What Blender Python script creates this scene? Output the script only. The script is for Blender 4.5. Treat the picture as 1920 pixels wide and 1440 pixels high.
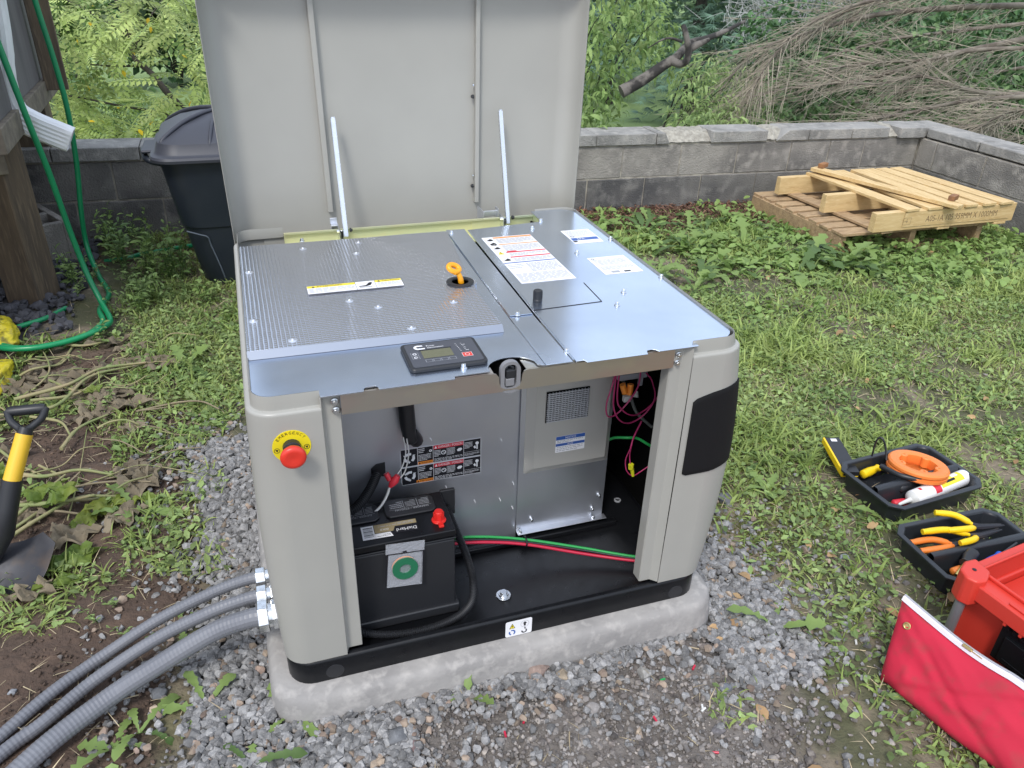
import bpy, bmesh, math, random
import numpy as np
from math import sin, cos, pi, radians, sqrt
from mathutils import Vector, Matrix, noise as mnoise
random.seed(7); rng = np.random.default_rng(11)
for o in list(bpy.data.objects): bpy.data.objects.remove(o)
scene = bpy.context.scene; col = scene.collection

# ---------------------------------------------------------------- camera
cam_data = bpy.data.cameras.new('camera'); cam = bpy.data.objects.new('camera', cam_data); col.objects.link(cam)
cam_data.sensor_width = 36; cam_data.lens = 27.41; cam_data.clip_start = .05; cam_data.clip_end = 600
cam.matrix_world = Matrix.Translation((.0473, -1.102, 1.2727)) @ Matrix.Rotation(-.3381, 4, 'Z') @ Matrix.Rotation(1.0575, 4, 'X') @ Matrix.Rotation(.0322, 4, 'Z')
scene.camera = cam
# ---------------------------------------------------------------- sky and sun (bright overcast shade)
SUN_EL, SUN_AZ = radians(52), radians(215)      # azimuth clockwise from +y
world = bpy.data.worlds.new('World'); scene.world = world; world.use_nodes = True
wn = world.node_tree; wn.nodes.clear()
w_out = wn.nodes.new('ShaderNodeOutputWorld'); w_bg = wn.nodes.new('ShaderNodeBackground')
sky = wn.nodes.new('ShaderNodeTexSky'); sky.sky_type = 'NISHITA'; sky.sun_disc = False
sky.sun_elevation = SUN_EL; sky.sun_rotation = SUN_AZ; sky.altitude = 200; sky.air_density = 1.0; sky.dust_density = 4; sky.ozone_density = 1
w_mix = wn.nodes.new('ShaderNodeMix'); w_mix.data_type = 'RGBA'; w_mix.inputs[0].default_value = .6
w_mix.inputs[7].default_value = (8.8, 9.9, 11.7, 1)          # thin cloud cover, same brightness all round
wn.links.new(sky.outputs[0], w_mix.inputs[6]); wn.links.new(w_mix.outputs[2], w_bg.inputs[0]); wn.links.new(w_bg.outputs[0], w_out.inputs[0])
w_bg.inputs[1].default_value = .122
sd = bpy.data.lights.new('sun', 'SUN'); sd.energy = 1.7; sd.angle = radians(12); sd.color = (1, .98, .94)
sun = bpy.data.objects.new('sun', sd); col.objects.link(sun)
sdir = Vector((sin(SUN_AZ) * cos(SUN_EL), cos(SUN_AZ) * cos(SUN_EL), sin(SUN_EL)))
sun.rotation_euler = sdir.to_track_quat('Z', 'Y').to_euler(); sun.location = (0, 0, 12)
vs = scene.view_settings; vs.view_transform = 'Standard'; vs.look = 'None'; vs.gamma = 1; vs.exposure = .42; vs.use_curve_mapping = False

# ---------------------------------------------------------------- materials
def mat(name, c, rough=.5, metal=0, c2=None, nscale=8, ndet=4, nlo=.35, nhi=.65, bump=0, bscale=60, bdist=.002, attr=0, c3=None,
        transl=0, stretch=None, spec=.5, coat=0, rvar=0, vcol=False, voro=0, dist=0):
    m = bpy.data.materials.new(name); m.use_nodes = True; nt = m.node_tree; N = nt.nodes; L = nt.links
    b = N['Principled BSDF']; b.inputs['Roughness'].default_value = rough; b.inputs['Metallic'].default_value = metal
    b.inputs['Specular IOR Level'].default_value = spec
    if coat: b.inputs['Coat Weight'].default_value = coat; b.inputs['Coat Roughness'].default_value = .15
    tc = N.new('ShaderNodeTexCoord'); vec = tc.outputs['Object']
    if stretch:
        mp = N.new('ShaderNodeMapping'); mp.inputs['Scale'].default_value = stretch; L.new(vec, mp.inputs[0]); vec = mp.outputs[0]
    col_out = None
    def rgb(x): return (x[0], x[1], x[2], 1)
    def noise(sc, det=4, di=0):
        n = N.new('ShaderNodeTexNoise'); n.inputs['Scale'].default_value = sc; n.inputs['Detail'].default_value = det
        n.inputs['Distortion'].default_value = di; L.new(vec, n.inputs['Vector']); return n.outputs[0]
    def mix(f, a, bb, mode='MIX'):
        x = N.new('ShaderNodeMix'); x.data_type = 'RGBA'; x.blend_type = mode
        if isinstance(f, (int, float)): x.inputs[0].default_value = f
        else: L.new(f, x.inputs[0])
        for i, q in ((6, a), (7, bb)):
            if isinstance(q, tuple): x.inputs[i].default_value = rgb(q)
            else: L.new(q, x.inputs[i])
        return x.outputs[2]
    def ramp(f, lo, hi):
        r = N.new('ShaderNodeMapRange'); r.inputs[1].default_value = lo; r.inputs[2].default_value = hi; L.new(f, r.inputs[0]); return r.outputs[0]
    base = tuple(c)
    if vcol:
        a = N.new('ShaderNodeAttribute'); a.attribute_name = 'Col'; base = a.outputs['Color']
    if c2:
        n0 = noise(nscale, ndet, dist); base = mix(ramp(n0, nlo, nhi), base, tuple(c2))
    if c3:
        base = mix(ramp(noise(nscale * 4.3, 5), .5, .72), base, tuple(c3))
    if attr:
        a = N.new('ShaderNodeAttribute'); a.attribute_name = 'rnd'
        r = N.new('ShaderNodeMapRange'); r.inputs[3].default_value = 1 - attr; r.inputs[4].default_value = 1 + attr; L.new(a.outputs['Fac'], r.inputs[0])
        cc = N.new('ShaderNodeCombineColor')
        for i in range(3): L.new(r.outputs[0], cc.inputs[i])
        base = mix(1.0, base, cc.outputs[0], 'MULTIPLY')
    if isinstance(base, tuple): b.inputs['Base Color'].default_value = rgb(base)
    else: L.new(base, b.inputs['Base Color'])
    if rvar:
        r = N.new('ShaderNodeMapRange'); r.inputs[1].default_value = .3; r.inputs[2].default_value = .7
        r.inputs[3].default_value = max(.02, rough - rvar); r.inputs[4].default_value = rough + rvar
        L.new(noise(nscale * 1.7, 3), r.inputs[0]); L.new(r.outputs[0], b.inputs['Roughness'])
    if bump or voro:
        bp = N.new('ShaderNodeBump'); bp.inputs['Strength'].default_value = bump or voro; bp.inputs['Distance'].default_value = bdist
        if voro:
            v = N.new('ShaderNodeTexVoronoi'); v.inputs['Scale'].default_value = bscale; L.new(vec, v.inputs['Vector']); h = v.outputs['Distance']
        else: h = noise(bscale, 5)
        L.new(h, bp.inputs['Height']); L.new(bp.outputs[0], b.inputs['Normal'])
    if transl:
        tr = N.new('ShaderNodeBsdfTranslucent'); ms = N.new('ShaderNodeMixShader'); ms.inputs[0].default_value = transl
        if isinstance(base, tuple): tr.inputs[0].default_value = rgb(base)
        else: L.new(base, tr.inputs[0])
        L.new(b.outputs[0], ms.inputs[1]); L.new(tr.outputs[0], ms.inputs[2]); L.new(ms.outputs[0], N['Material Output'].inputs[0])
    return m

m_paint = mat('beige_paint', (.350, .343, .313), .40, bump=.05, bscale=7, bdist=.002, c2=(.333, .326, .298), nscale=6, rvar=.07)
m_galv = mat('galvanised_sheet', (.70, .77, .88), .25, 1, c2=(.61, .68, .80), nscale=5, ndet=7, rvar=.025)
m_edge = mat('foil_edge_tape', (.24, .27, .33), .5, .5)
m_galv_in = mat('galvanised_inner', (.66, .69, .76), .36, .9, c2=(.72, .74, .78), nscale=6, ndet=5, rvar=.06)
m_zinc = mat('zinc_bolt', (.72, .74, .76), .25, 1, rvar=.1, nscale=60)
m_yz = mat('yellow_zinc', (.74, .73, .44), .36, .55, c2=(.50, .62, .48), nscale=2.2, c3=(.76, .70, .42), stretch=(1, 3, 3))
m_rail = mat('chromate_zinc_rail', (.62, .585, .52), .36, 1, c2=(.66, .49, .46), nscale=3.4, nlo=.45, nhi=.65, stretch=(1, 1.5, 1.5), c3=(.66, .62, .52))
m_plastic = mat('black_plastic', (.018, .019, .022), .42, bump=.05, bscale=300, bdist=.0003)
m_black = mat('black_enamel', (.006, .0065, .008), .32, rvar=.06, nscale=20, spec=.35)
m_foam = mat('black_foam', (.003, .003, .003), .95, spec=.1, bump=.4, bscale=400, bdist=.001)
m_void = mat('void_black', (.002, .002, .002), .9, spec=.1)  # near-black that paints deep shade into the right bay and latch recess
m_tray = mat('tray_plastic', (.020, .023, .028), .38, bump=.12, bscale=700, bdist=.0004)
m_red = mat('red_button', (.62, .035, .02), .35)
m_redcap = mat('red_cap', (.65, .02, .015), .4)
m_ylab = mat('yellow_plate', (.75, .62, .015), .4)
m_white = mat('white_print', (.78, .78, .80), .45)
m_greyp = mat('grey_print', (.34, .35, .38), .5)
m_dkp = mat('dark_print', (.012, .012, .016), .45, spec=.3)
m_orange = mat('orange_print', (.85, .27, .03), .45)
m_redp = mat('red_print', (.62, .03, .05), .45)
m_bluep = mat('blue_print', (.03, .10, .36), .45)
m_yp = mat('yellow_print', (.80, .65, .03), .45)
m_gold = mat('gold_print', (.30, .24, .13), .5)
m_lcd = mat('display_olive', (.13, .13, .08), .2)
m_face = mat('panel_face', (.060, .064, .078), .38)
m_dip = mat('amber_plastic', (.80, .33, .01), .35)
m_conc = mat('pad_concrete', (.34, .325, .31), .85, c2=(.25, .24, .232), nscale=9, ndet=9, bump=.5, bscale=90, bdist=.003, c3=(.40, .38, .36))
m_block = mat('cinder_block', (.30, .280, .25), .95, c2=(.16, .15, .138), nscale=3.4, ndet=12, nlo=.40, nhi=.68, bump=1, bscale=130, bdist=.007, attr=0, c3=(.36, .335, .30))
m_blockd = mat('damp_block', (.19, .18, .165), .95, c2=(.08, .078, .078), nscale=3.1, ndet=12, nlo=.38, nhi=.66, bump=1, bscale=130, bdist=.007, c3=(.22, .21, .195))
m_cap = mat('cap_block', (.33, .32, .30), .95, c2=(.19, .185, .175), nscale=5, ndet=12, bump=1, bscale=130, bdist=.007, c3=(.38, .36, .33))
m_mortar = mat('mortar', (.42, .385, .32), .95, c2=(.22, .20, .175), nscale=14, ndet=6, bump=.8, bscale=120, bdist=.006)
m_rubble = mat('broken_mortar', (.42, .395, .335), .95, c2=(.27, .25, .21), nscale=40, bump=1, bscale=90, bdist=.012)
m_pine = mat('new_pine', (.62, .45, .22), .7, c2=(.52, .35, .15), nscale=5, ndet=7, stretch=(9, 1.2, 9), bump=.15, bscale=50, bdist=.001, c3=(.68, .52, .29))
m_pinex = mat('new_pine_x', (.62, .45, .22), .7, c2=(.50, .34, .15), nscale=5, ndet=7, stretch=(1.2, 9, 9), bump=.15, bscale=50, bdist=.001, c3=(.66, .50, .27))
m_oldw = mat('weathered_pallet_wood', (.40, .27, .145), .85, c2=(.26, .17, .095), nscale=5, ndet=7, stretch=(1.5, 8, 8), bump=.3, bscale=60, bdist=.002, c3=(.46, .34, .20))
m_oldend = mat('brown_wood_block', (.30, .14, .055), .8, c2=(.2, .1, .05), nscale=30)
m_post = mat('treated_timber', (.13, .095, .06), .85, c2=(.08, .06, .042), nscale=3, ndet=8, stretch=(8, 8, 1), bump=.4, bscale=40, bdist=.003, c3=(.17, .125, .08))
m_timber2 = mat('grey_timber', (.20, .17, .125), .85, c2=(.12, .10, .078), nscale=3, ndet=8, stretch=(2, 8, 8), bump=.4, bscale=40, bdist=.003)
m_siding = mat('grooved_siding', (.15, .14, .135), .8, c2=(.10, .094, .092), nscale=2, stretch=(6, 6, 1))
m_dspout = mat('white_downspout', (.72, .73, .74), .4, c2=(.50, .50, .48), nscale=7, nlo=.5, nhi=.75)
m_hose = mat('green_hose', (.010, .27, .10), .33, c2=(.008, .20, .08), nscale=3)
m_can = mat('navy_black_can', (.013, .018, .028), .42, c2=(.018, .023, .033), nscale=9, bump=.1, bscale=250, bdist=.0006)
m_canlid = mat('grey_black_lid', (.045, .048, .062), .5, bump=.1, bscale=250, bdist=.0006)
m_scuff = mat('scuffed_plastic', (.10, .12, .15), .6)
m_conduit = mat('grey_pvc_conduit', (.175, .18, .20), .28, c2=(.15, .155, .175), nscale=12, bump=.1, bscale=200, bdist=.0006)
m_soil = None
def simple(name, c, r=.5, **k): return mat(name, c, r, **k)
m_g_green = simple('wire_green', (.02, .30, .07), .35); m_w_red = simple('wire_red', (.48, .015, .05), .35)
m_w_pink = simple('wire_pink', (.42, .03, .13), .4); m_w_white = simple('wire_white', (.62, .62, .60), .4); m_w_black = simple('wire_black', (.01, .01, .012), .35)
m_nut = simple('wire_nut_yellow', (.62, .62, .02), .4); m_w_grey = simple('tube_grey', (.12, .13, .12), .5)

# foil insulation: reflective scrim with a woven grid pressed in
m_foil = bpy.data.materials.new('foil_insulation'); m_foil.use_nodes = True
def _foil():
    nt = m_foil.node_tree; N = nt.nodes; L = nt.links; b = N['Principled BSDF']
    b.inputs['Metallic'].default_value = 1; b.inputs['Roughness'].default_value = .13; b.inputs['Base Color'].default_value = (.74, .76, .82, 1)
    tc = N.new('ShaderNodeTexCoord'); nz = N.new('ShaderNodeTexNoise'); nz.inputs['Scale'].default_value = 55; nz.inputs['Detail'].default_value = 2
    L.new(tc.outputs['Object'], nz.inputs['Vector'])
    sc = N.new('ShaderNodeVectorMath'); sc.operation = 'SCALE'; sc.inputs['Scale'].default_value = .0022; L.new(nz.outputs['Color'], sc.inputs[0])
    ad = N.new('ShaderNodeVectorMath'); ad.operation = 'ADD'; L.new(tc.outputs['Object'], ad.inputs[0]); L.new(sc.outputs[0], ad.inputs[1])
    sp = N.new('ShaderNodeSeparateXYZ'); L.new(ad.outputs[0], sp.inputs[0])
    outs = []
    for i, pitch in ((0, .0078), (1, .0078)):
        a = N.new('ShaderNodeMath'); a.operation = 'MULTIPLY'; a.inputs[1].default_value = pi / pitch; L.new(sp.outputs[i], a.inputs[0])
        s = N.new('ShaderNodeMath'); s.operation = 'SINE'; L.new(a.outputs[0], s.inputs[0])
        ab = N.new('ShaderNodeMath'); ab.operation = 'ABSOLUTE'; L.new(s.outputs[0], ab.inputs[0])
        p = N.new('ShaderNodeMath'); p.operation = 'POWER'; p.inputs[1].default_value = .35; L.new(ab.outputs[0], p.inputs[0]); outs.append(p.outputs[0])
    mn = N.new('ShaderNodeMath'); mn.operation = 'MINIMUM'; L.new(outs[0], mn.inputs[0]); L.new(outs[1], mn.inputs[1])
    n2 = N.new('ShaderNodeTexNoise'); n2.inputs['Scale'].default_value = 22; n2.inputs['Detail'].default_value = 3; L.new(tc.outputs['Object'], n2.inputs['Vector'])
    m2 = N.new('ShaderNodeMath'); m2.operation = 'MULTIPLY_ADD'; m2.inputs[1].default_value = 1.6; L.new(n2.outputs[0], m2.inputs[0]); L.new(mn.outputs[0], m2.inputs[2])
    bp = N.new('ShaderNodeBump'); bp.inputs['Strength'].default_value = .8; bp.inputs['Distance'].default_value = .0011; L.new(m2.outputs[0], bp.inputs['Height'])
    L.new(bp.outputs[0], b.inputs['Normal'])
    th = N.new('ShaderNodeMapRange'); th.inputs[1].default_value = .42; th.inputs[2].default_value = .66; th.inputs[3].default_value = 1; th.inputs[4].default_value = 0; L.new(mn.outputs[0], th.inputs[0])
    n3 = N.new('ShaderNodeTexNoise'); n3.inputs['Scale'].default_value = 160; L.new(tc.outputs['Object'], n3.inputs['Vector']); ml = N.new('ShaderNodeMath'); ml.operation = 'MULTIPLY'; L.new(th.outputs[0], ml.inputs[0]); r3 = N.new('ShaderNodeMapRange'); r3.inputs[1].default_value = .35; r3.inputs[2].default_value = .6; L.new(n3.outputs[0], r3.inputs[0]); L.new(r3.outputs[0], ml.inputs[1])
    mc = N.new('ShaderNodeMix'); mc.data_type = 'RGBA'; mc.inputs[6].default_value = (.68,.70,.76,1); mc.inputs[7].default_value = (.74,.76,.82,1); L.new(ml.outputs[0], mc.inputs[0]); L.new(mc.outputs[2], b.inputs['Base Color'])
    mr = N.new('ShaderNodeMapRange'); mr.inputs[3].default_value = .14; mr.inputs[4].default_value = .20; L.new(ml.outputs[0], mr.inputs[0]); L.new(mr.outputs[0], b.inputs['Roughness'])
    mm = N.new('ShaderNodeMapRange'); mm.inputs[3].default_value = 1; mm.inputs[4].default_value = .93; L.new(ml.outputs[0], mm.inputs[0]); L.new(mm.outputs[0], b.inputs['Metallic'])
_foil()
# clear plastic bag
m_bag = bpy.data.materials.new('clear_film'); m_bag.use_nodes = True
def _bag():
    nt = m_bag.node_tree; N = nt.nodes; L = nt.links; b = N['Principled BSDF']; b.inputs['Base Color'].default_value = (.72, .74, .8, 1); b.inputs['Roughness'].default_value = .22
    t = N.new('ShaderNodeBsdfTransparent'); ms = N.new('ShaderNodeMixShader'); ms.inputs[0].default_value = .24
    L.new(t.outputs[0], ms.inputs[1]); L.new(b.outputs[0], ms.inputs[2]); L.new(ms.outputs[0], N['Material Output'].inputs[0])
    n = N.new('ShaderNodeTexNoise'); n.inputs['Scale'].default_value = 90; bp = N.new('ShaderNodeBump'); bp.inputs['Strength'].default_value = .8; bp.inputs['Distance'].default_value = .003
    tc = N.new('ShaderNodeTexCoord'); L.new(tc.outputs['Object'], n.inputs['Vector']); L.new(n.outputs[0], bp.inputs['Height']); L.new(bp.outputs[0], b.inputs['Normal'])
_bag()

# ---------------------------------------------------------------- mesh helpers
def frame(o, u, v):
    """matrix with origin o, x axis u, y axis v (orthonormalised)"""
    u = Vector(u).normalized(); v = Vector(v); n = u.cross(v).normalized(); v = n.cross(u)
    m = Matrix((u, v, n)).transposed().to_4x4(); m.translation = Vector(o); return m
_tcache = {}
def text_mesh(s):
    if s not in _tcache:
        c = bpy.data.curves.new('t', 'FONT'); c.body = s; c.size = 1; c.resolution_u = 2; o = bpy.data.objects.new('t', c)
        me = bpy.data.meshes.new_from_object(o)
        _tcache[s] = ([tuple(v.co) for v in me.vertices], [tuple(p.vertices) for p in me.polygons])
        bpy.data.objects.remove(o); bpy.data.meshes.remove(me)
    return _tcache[s]
class MB:
    def __init__(s, M=None): s.v = []; s.f = []; s.M = M or Matrix()
    def add(s, vs, fs):
        o = len(s.v); s.v += [tuple(s.M @ Vector(x)) for x in vs]; s.f += [[i + o for i in f] for f in fs]; return s
    def bb(s, x0, x1, y0, y1, z0, z1):
        return s.add([(x0,y0,z0),(x1,y0,z0),(x1,y1,z0),(x0,y1,z0),(x0,y0,z1),(x1,y0,z1),(x1,y1,z1),(x0,y1,z1)],
                     [(3,2,1,0),(4,5,6,7),(0,1,5,4),(1,2,6,5),(2,3,7,6),(3,0,4,7)])
    def prism(s, poly, z0, z1):
        n = len(poly); return s.add([(x,y,z0) for x,y in poly] + [(x,y,z1) for x,y in poly],
            [list(range(n))[::-1], list(range(n, 2*n))] + [(i,(i+1)%n,(i+1)%n+n,i+n) for i in range(n)])
    def flat(s, poly, z=0): return s.add([(x,y,z) for x,y in poly], [list(range(len(poly)))])
    def tube(s, pts, r, n=8, caps=True, closed=False):
        P = [Vector(p) for p in pts]; k = len(P)
        if not hasattr(r, '__len__'): r = [r] * k
        up = Vector((0,0,1)); T = []
        for i in range(k):
            a = P[i-1] if (i or closed) else P[0]; b = P[(i+1) % k] if (i < k-1 or closed) else P[-1]
            t = (b - a); T.append(t.normalized() if t.length > 1e-9 else Vector((0,0,1)))
        nrm = T[0].orthogonal().normalized(); vs = []
        for i in range(k):
            if i:
                q = T[i-1].rotation_difference(T[i]); nrm = (q @ nrm).normalized()
            bi = T[i].cross(nrm).normalized()
            for j in range(n):
                a = 2*pi*j/n; vs.append(P[i] + (nrm*cos(a) + bi*sin(a)) * r[i])
        fs = [(i*n+j, i*n+(j+1)%n, (i+1)*n+(j+1)%n, (i+1)*n+j) for i in range(k-1) for j in range(n)]
        if closed: fs += [((k-1)*n+j, (k-1)*n+(j+1)%n, (j+1)%n, j) for j in range(n)]
        elif caps: fs += [list(range(n))[::-1], list(range((k-1)*n, k*n))]
        return s.add(vs, fs)
    def lathe(s, prof, n=20, a0=0, a1=2*pi):
        full = abs(a1-a0-2*pi) < 1e-6; m = n if full else n+1; vs = []
        for r, z in prof:
            for j in range(m):
                a = a0 + (a1-a0)*j/n; vs.append((r*cos(a), r*sin(a), z))
        fs = [(i*m+j, i*m+(j+1)%m, (i+1)*m+(j+1)%m, (i+1)*m+j) for i in range(len(prof)-1) for j in range(m if full else n)]
        if full:
            if prof[0][0] > 1e-6: fs.append(list(range(m))[::-1])
            if prof[-1][0] > 1e-6: fs.append(list(range((len(prof)-1)*m, len(prof)*m)))
        return s.add(vs, fs)
    def grid(s, fn, nu, nv, wrap=False):
        vs = [fn(i/nu, j/nv) for j in range(nv+1) for i in range(nu+1)]; w = nu+1
        return s.add(vs, [(j*w+i, j*w+i+1, (j+1)*w+i+1, (j+1)*w+i) for j in range(nv) for i in range(nu)])
    def text(s, t, x, y, h, w=None, z=0, flip=False):
        vs, fs = text_mesh(t); xs = [v[0] for v in vs]; wid = max(xs)-min(xs); k = h / .72; kx = (w / wid) if w else k
        x0 = min(xs); return s.add([(x + (v[0]-x0)*kx, y + v[1]*k, z) for v in vs], fs)
    def build(s, name, m, parent=None, bevel=0, smooth=None, solid=0, seg=2):
        me = bpy.data.meshes.new(name); me.from_pydata(s.v, [], s.f); me.update()
        bm = bmesh.new(); bm.from_mesh(me); bmesh.ops.recalc_face_normals(bm, faces=bm.faces) if not smooth == 'flatkeep' else None
        bm.to_mesh(me); bm.free(); me.materials.append(m)
        if smooth and smooth != 'flatkeep':
            me.shade_smooth(); me.set_sharp_from_angle(angle=radians(smooth))
        o = bpy.data.objects.new(name, me); col.objects.link(o)
        if parent: par(o, parent)
        if solid:
            md = o.modifiers.new('solid', 'SOLIDIFY'); md.thickness = solid; md.offset = -1; w_ = o.modifiers.new('wn', 'WEIGHTED_NORMAL'); w_.keep_sharp = True; w_.weight = 80
        if bevel:
            md = o.modifiers.new('bevel', 'BEVEL'); md.width = bevel; md.segments = seg; md.limit_method = 'ANGLE'; md.angle_limit = radians(40); md.harden_normals = False; w_ = o.modifiers.new('wn', 'WEIGHTED_NORMAL'); w_.keep_sharp = True
            me.shade_smooth(); me.set_sharp_from_angle(angle=radians(45))
        return o
def par(o, parent):
    o.parent = parent; L = parent.get('_loc')
    if L: o.matrix_parent_inverse = Matrix.Translation((-L[0], -L[1], -L[2]))
def tag(o, label=None, cat=None, group=None, kind=None):
    if label: o['label'] = label
    if cat: o['category'] = cat
    if group: o['group'] = group
    if kind: o['kind'] = kind
    return o
def thing(name, label, cat, loc=(0,0,0), group=None):
    o = bpy.data.objects.new(name, None); col.objects.link(o); o.location = loc; o.empty_display_size = .05
    if any(loc): o['_loc'] = list(loc)
    return tag(o, label, cat, group)
def copy_tree(o, parent=None):
    c = o.copy(); col.objects.link(c)
    if parent: c.parent = parent; c.matrix_parent_inverse = o.matrix_parent_inverse.copy()
    for ch in list(o.children): copy_tree(ch, c)
    return c
def rrect(w, h, r, n=5, cx=0, cy=0):
    p = []
    for qx, qy, a in ((1,1,0),(-1,1,90),(-1,-1,180),(1,-1,270)):
        for i in range(n+1):
            t = radians(a + 90*i/n); p.append((cx + qx*(w/2-r) + r*cos(t), cy + qy*(h/2-r) + r*sin(t)))
    return p
def smoothpts(pts, k=8):
    """Catmull-Rom"""
    P = [Vector(p) for p in pts]; P = [P[0]*2-P[1]] + P + [P[-1]*2-P[-2]]; out = []
    for i in range(1, len(P)-2):
        for j in range(k):
            t = j/k; a, b, c, d = P[i-1], P[i], P[i+1], P[i+2]
            out.append(.5*((2*b) + (c-a)*t + (2*a-5*b+4*c-d)*t*t + (3*b-a-3*c+d)*t**3))
    out.append(P[-2]); return out
def ridged(pts, r, pitch, depth, n=10, closed=False):
    """resample a smooth path at half pitch, alternating the radius: corrugated tube"""
    P = [Vector(p) for p in pts]; out = []; step = pitch/2; carry = 0
    for a, b in zip(P, P[1:]):
        L = (b-a).length; t = carry
        while t < L: out.append(a.lerp(b, t/L)); t += step
        carry = t - L
    return out, [r - (depth if i % 2 else 0) for i in range(len(out))]
def np_mesh(name, V, F, m, rnd=None, smooth=False, cols=None):
    me = bpy.data.meshes.new(name); n = len(F); k = F.shape[1]
    me.vertices.add(len(V)); me.vertices.foreach_set('co', np.asarray(V, np.float32).ravel())
    me.loops.add(n*k); me.loops.foreach_set('vertex_index', F.astype(np.int32).ravel())
    me.polygons.add(n); me.polygons.foreach_set('loop_start', np.arange(0, n*k, k, dtype=np.int32))
    me.update(calc_edges=True)
    if rnd is not None:
        a = me.attributes.new('rnd', 'FLOAT', 'FACE'); a.data.foreach_set('value', np.asarray(rnd, np.float32))
    if cols is not None:
        a = me.color_attributes.new('Col', 'FLOAT_COLOR', 'POINT'); a.data.foreach_set('color', np.asarray(cols, np.float32).ravel())
    me.materials.append(m)
    if smooth: me.shade_smooth()
    else: me.shade_flat()
    o = bpy.data.objects.new(name, me); col.objects.link(o); return o
def rots(yaw, tilt, az):
    """batch: spin by yaw about z, then tip by tilt towards azimuth az"""
    c, s = np.cos(yaw), np.sin(yaw); z = np.zeros_like(c); o = np.ones_like(c)
    A = np.stack([np.stack([c,-s,z],-1), np.stack([s,c,z],-1), np.stack([z,z,o],-1)], -2)
    kx, ky = -np.sin(az), np.cos(az); ct, st = np.cos(tilt), np.sin(tilt); v = 1-ct
    B = np.stack([np.stack([ct+kx*kx*v, kx*ky*v, ky*st],-1), np.stack([kx*ky*v, ct+ky*ky*v, -kx*st],-1), np.stack([-ky*st, kx*st, ct],-1)], -2)
    return B @ A
def scatter(name, templates, pos, R, S, m, smooth=False, rnd=None):
    """join N transformed copies of small triangle templates into one mesh"""
    pos = np.asarray(pos); N = len(pos); which = rng.integers(0, len(templates), N); rnd = rng.random(N) if rnd is None else rnd
    VV = []; FF = []; RR = []; off = 0
    S = np.asarray(S); S = S[:, None] * np.ones(3) if S.ndim == 1 else S
    for t, (tv, tf) in enumerate(templates):
        ix = np.where(which == t)[0]
        if not len(ix): continue
        v = np.einsum('nij,nkj->nki', R[ix], tv[None] * S[ix][:, None, :]) + pos[ix][:, None, :]
        f = tf[None] + (np.arange(len(ix)) * len(tv))[:, None, None] + off
        VV.append(v.reshape(-1, 3)); FF.append(f.reshape(-1, tf.shape[1])); RR.append(np.repeat(rnd[ix], len(tf))); off += len(ix)*len(tv)
    return np_mesh(name, np.concatenate(VV), np.concatenate(FF), m, np.concatenate(RR), smooth)
def hull_stone(seed, n=13, sq=(1, .8, .6)):
    r = np.random.default_rng(seed); p = r.normal(size=(n, 3)); p /= np.linalg.norm(p, axis=1)[:, None]; p *= (.42 + .1*r.random((n, 1))) * np.array(sq)
    bm = bmesh.new(); [bm.verts.new(x) for x in p]; bmesh.ops.convex_hull(bm, input=bm.verts)
    bmesh.ops.triangulate(bm, faces=bm.faces); bm.verts.ensure_lookup_table()
    used = [v for v in bm.verts if v.link_faces]; ix = {v: i for i, v in enumerate(used)}
    V = np.array([v.co[:] for v in used]); F = np.array([[ix[v] for v in f.verts] for f in bm.faces]); bm.free(); return V, F

# ================================================================= TERRAIN
def gh(x, y): return -.077 - .018*(x-.45)
def smooth01(t): t = np.clip(t, 0, 1); return t*t*(3-2*t)
def vnoise(x, y, s, seed=0):
    """cheap smooth value noise on arrays"""
    r = np.random.default_rng(seed); T = r.random((64, 64)); X = np.asarray(x)*s + 31.7; Y = np.asarray(y)*s + 17.3
    xi, yi = np.floor(X).astype(int), np.floor(Y).astype(int); fx, fy = X-xi, Y-yi; fx = fx*fx*(3-2*fx); fy = fy*fy*(3-2*fy)
    g = lambda a, b: T[a % 64, b % 64]
    return (g(xi,yi)*(1-fx)+g(xi+1,yi)*fx)*(1-fy) + (g(xi,yi+1)*(1-fx)+g(xi+1,yi+1)*fx)*fy
def fbm(x, y, s, seed=0, o=4):
    t = 0; a = .5
    for i in range(o): t = t + a*vnoise(x, y, s*2**i, seed+i); a *= .5
    return t / (1-.5**o)
def terrain(x, y):
    yard = gh(x, y)
    dx = np.maximum(x-4.5, 0); dy = np.maximum(y-3.2, 0); d = np.hypot(dx, dy)
    out = -.55 - .5*smooth01((d-.1)/1.5) - .085*np.clip(d, 0, 26) + .05*np.maximum(d-34, 0) + .25*(fbm(x, y, .25, 5)-.5)
    return np.where((x < 4.5) & (y < 3.2), yard, out)
def gravel_mask(x, y):
    """coarse grey crushed stone round the pad"""
    e = .05*(fbm(x, y, 9, 3)-.5)*2
    left = (x > -.155+e*1.2-.05*(y < .2)-.05*smooth01((y-.62)/.2)) & (x < .02) & (y < 1.05+e*1.5) & (y > -.26)
    front = (y < .0) & (y > -.085+e*1.3 - .15*(x < .22)) & (x > -.15) & (x < 1.12)
    right = (x > .9) & (x < 1.09 + e + .2*np.clip(.25-np.abs(y-.02), 0, .3)) & (y < .36+e) & (y > -.22)
    return left | front | right
def soil_mask(x, y):
    e = .16*(fbm(x, y, 4, 8)-.5)*2
    return smooth01((-.17 + e - x - .16*np.maximum(y-1.1, 0))/.08) * smooth01((1.95+e-y)/.25)
def dirt_mask(x, y):
    """trodden gravelly dirt in front of the pad"""
    e = .5*(fbm(x, y, 2.4, 21)-.5)
    return smooth01((-.02 + e*.4 - y)/.1) * smooth01((1.02 + e*.6 - x)/.15)
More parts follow.
